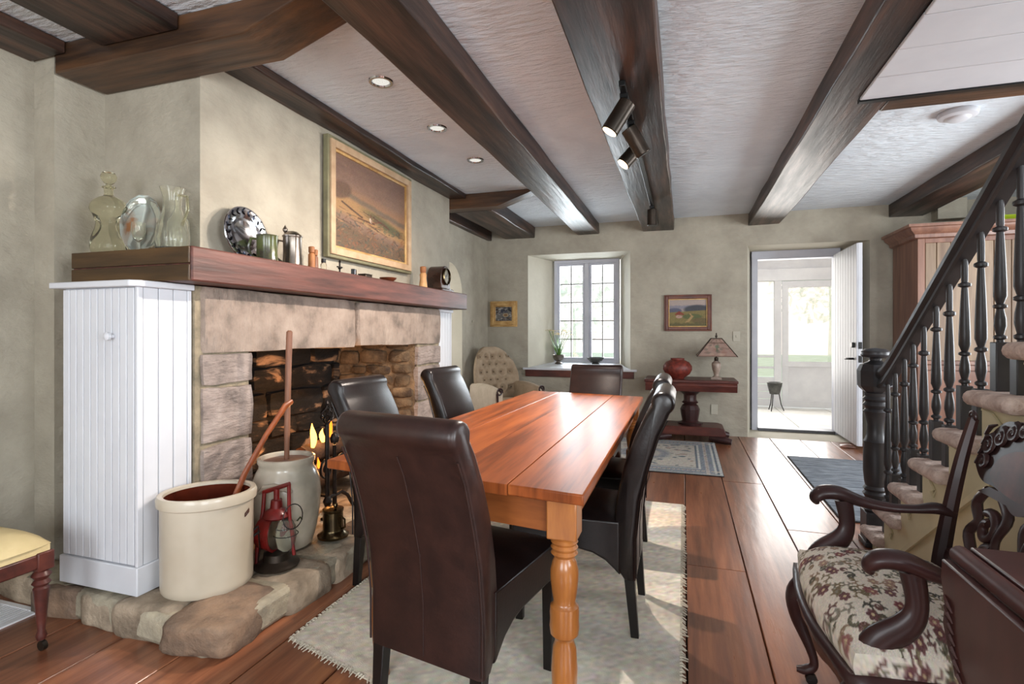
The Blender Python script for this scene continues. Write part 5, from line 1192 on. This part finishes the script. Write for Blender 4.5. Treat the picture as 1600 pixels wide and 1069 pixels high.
pan = MB(); ppl = [(ym+hwd*.62*math.cos(a), .795+.085*math.sin(a)*(1 if math.sin(a) > 0 else .55)) for a in [2*math.pi*k/40 for k in range(40)]]
pan.prism(ppl, 'x', -.0165, -.013); obj('shield_panel', lean(pan), MAHOG, t_, smooth=30)
spl = MB()
for s in (-1, 1):                                 # pierced splat: two ribbons of scrolls
    spl.stube([(0, ym+s*.17, .735), (0, ym+s*.20, .69), (0, ym+s*.165, .645), (0, ym+s*.19, .60), (0, ym+s*.15, .56), (0, ym+s*.12, .525)], [.016,.02,.017,.02,.018,.014], 8, flat=.6, up=(1,0,0))
    spl.tube([(0, p[1], p[2]) for p in spiral((0, ym+s*.11, .64), .045, .014, 1.1, a0=1, sgn=s)], .013, 8)
    spl.tube([(0, p[1], p[2]) for p in spiral((0, ym+s*.075, .565), .035, .010, 1.1, a0=2, sgn=-s)], .012, 8)
    spl.stube([(0, ym+s*.10, .735),(0, ym+s*.04,.69),(0, ym+s*.06,.62),(0, ym+s*.03,.55),(0, ym+s*.04,.515)], [.014,.018,.015,.018,.014], 8, flat=.6, up=(1,0,0))
spl.prism([(ym-.20,.725),(ym+.20,.725),(ym+.15,.75),(ym-.15,.75)], 'x', -.01, .01)
obj('pierced_splat', lean(spl), MAHOGD, t_, smooth=60)
obj('lower_rail', lean(MB().box(-.013, yA-.01, .495, .013, yB+.01, .525)), MAHOGD, t_, bevel=.005)

# ------------------------------------------------------------------ drop-leaf table in the foreground
t_ = thing('drop_leaf_table', 'dark mahogany drop-leaf table with a hanging carved leaf, cut by the lower right corner', 'table', (0,0,0))
DX, DY, DZ = .515, 1.33, .76
obj('tabletop', MB().prism([(DX+.045, .35), (.97, .35), (.97, DY-.02), (.95, DY), (DX+.045, DY)], 'z', DZ-.022, DZ), MAHOGT, t_, bevel=.004)
m = MB().tube([(DX+.028, .35, DZ-.018), (DX+.028, DY, DZ-.018)], .018, 16)
obj('rule_joint', m, MAHOGT, t_)
lp = [(.35,DZ-.03),(DY,DZ-.03),(DY+.004,DZ-.07),(DY-.012,DZ-.12),(DY-.004,DZ-.16),(DY-.03,DZ-.21),(DY-.075,DZ-.25),(DY-.14,DZ-.275),(.35,DZ-.28)]
obj('drop_leaf', MB().prism(lp, 'x', DX-.004, DX+.014), MAHOGT, t_, bevel=.004, label='hanging leaf with a shaped edge')
cv = MB()
for k in range(7):
    z0 = DZ-.10-.020*k; yy = DY-.030-.007*k*(k/6); cv.tube([(DX-.005, yy+.012, z0), (DX-.008, yy-.008, z0-.006), (DX-.005, yy-.022, z0-.020)], [.003,.005,.002], 6)
obj('carved_leafwork', cv, MAHOGT, t_)
obj('apron', MB().box(DX+.07, .42, DZ-.14, .92, DY-.06, DZ-.023), MAHOGT, t_)
for x in (DX+.10, .88):
    for y in (.47, DY-.1): obj('leg', MB().lathe([(0,0),(.016,0),(.02,.04),(.017,.1),(.028,.3),(.03,.45),(.024,.5),(.034,.52),(.034,DZ-.14)], (x, y, 0), seg=16), MAHOGD, t_)

# ------------------------------------------------------------------ yellow upholstered side chair at the left (faces +X)
t_ = thing('upholstered_side_chair', 'yellow upholstered antique chair with turned front legs on casters at the left edge', 'chair', (-2.53, 1.17, 0), R(0))
def ys(u, v):
    x = -1+2*u; y = -1+2*v; k = (1-abs(x)**5)*(1-abs(y)**5); return (x*.25*(1-.06*y**6), y*.235*(1-.06*x**6), .40+.062*k**.8)
obj('seat_cushion', MB().grid(ys, 26, 26).box(-.234,-.218,.36,.234,.218,.402), YSEAT, t_, smooth=60)
obj('seat_rail', MB().box(-.24,-.222,.315,.24,.222,.372), MAHOG, t_, bevel=.008)
for s in (-1, 1):
    lg = obj('front_leg', MB().lathe([(.014,.04),(.018,.055),(.012,.075),(.016,.12),(.024,.22),(.026,.235),(.020,.243),(.030,.255),(.020,.268),(.032,.285),(.022,.30),(.028,.31)], (.215, s*.2, 0), seg=18), MAHOG, t_)
    obj('leg_block', bx(.187, s*.2-.028, .305, .245, s*.2+.028, .375), MAHOG, lg, bevel=.004)
    obj('caster', MB().tube([(.222,s*.2-.008,.018),(.222,s*.2+.008,.018)], .018, 14).tube([(.215,s*.2,.045),(.22,s*.2,.02)], .007, 6), BRONZE, lg)
    obj('back_leg', MB().tube([(-.30,s*.19,0),(-.25,s*.19,.2),(-.235,s*.19,.36),(-.255,s*.195,.55),(-.30,s*.2,.85)], [.017,.02,.022,.018,.015], 10), MAHOG, t_)
obj('back_rail', MB().tube([(-.30,-.2,.84),(-.31,-.1,.88),(-.315,0,.89),(-.31,.1,.88),(-.30,.2,.84)], .024, 10), MAHOG, t_)
obj('lower_back_rail', MB().tube([(-.262,-.195,.60),(-.27,0,.61),(-.262,.195,.60)], .017, 10), MAHOG, t_)
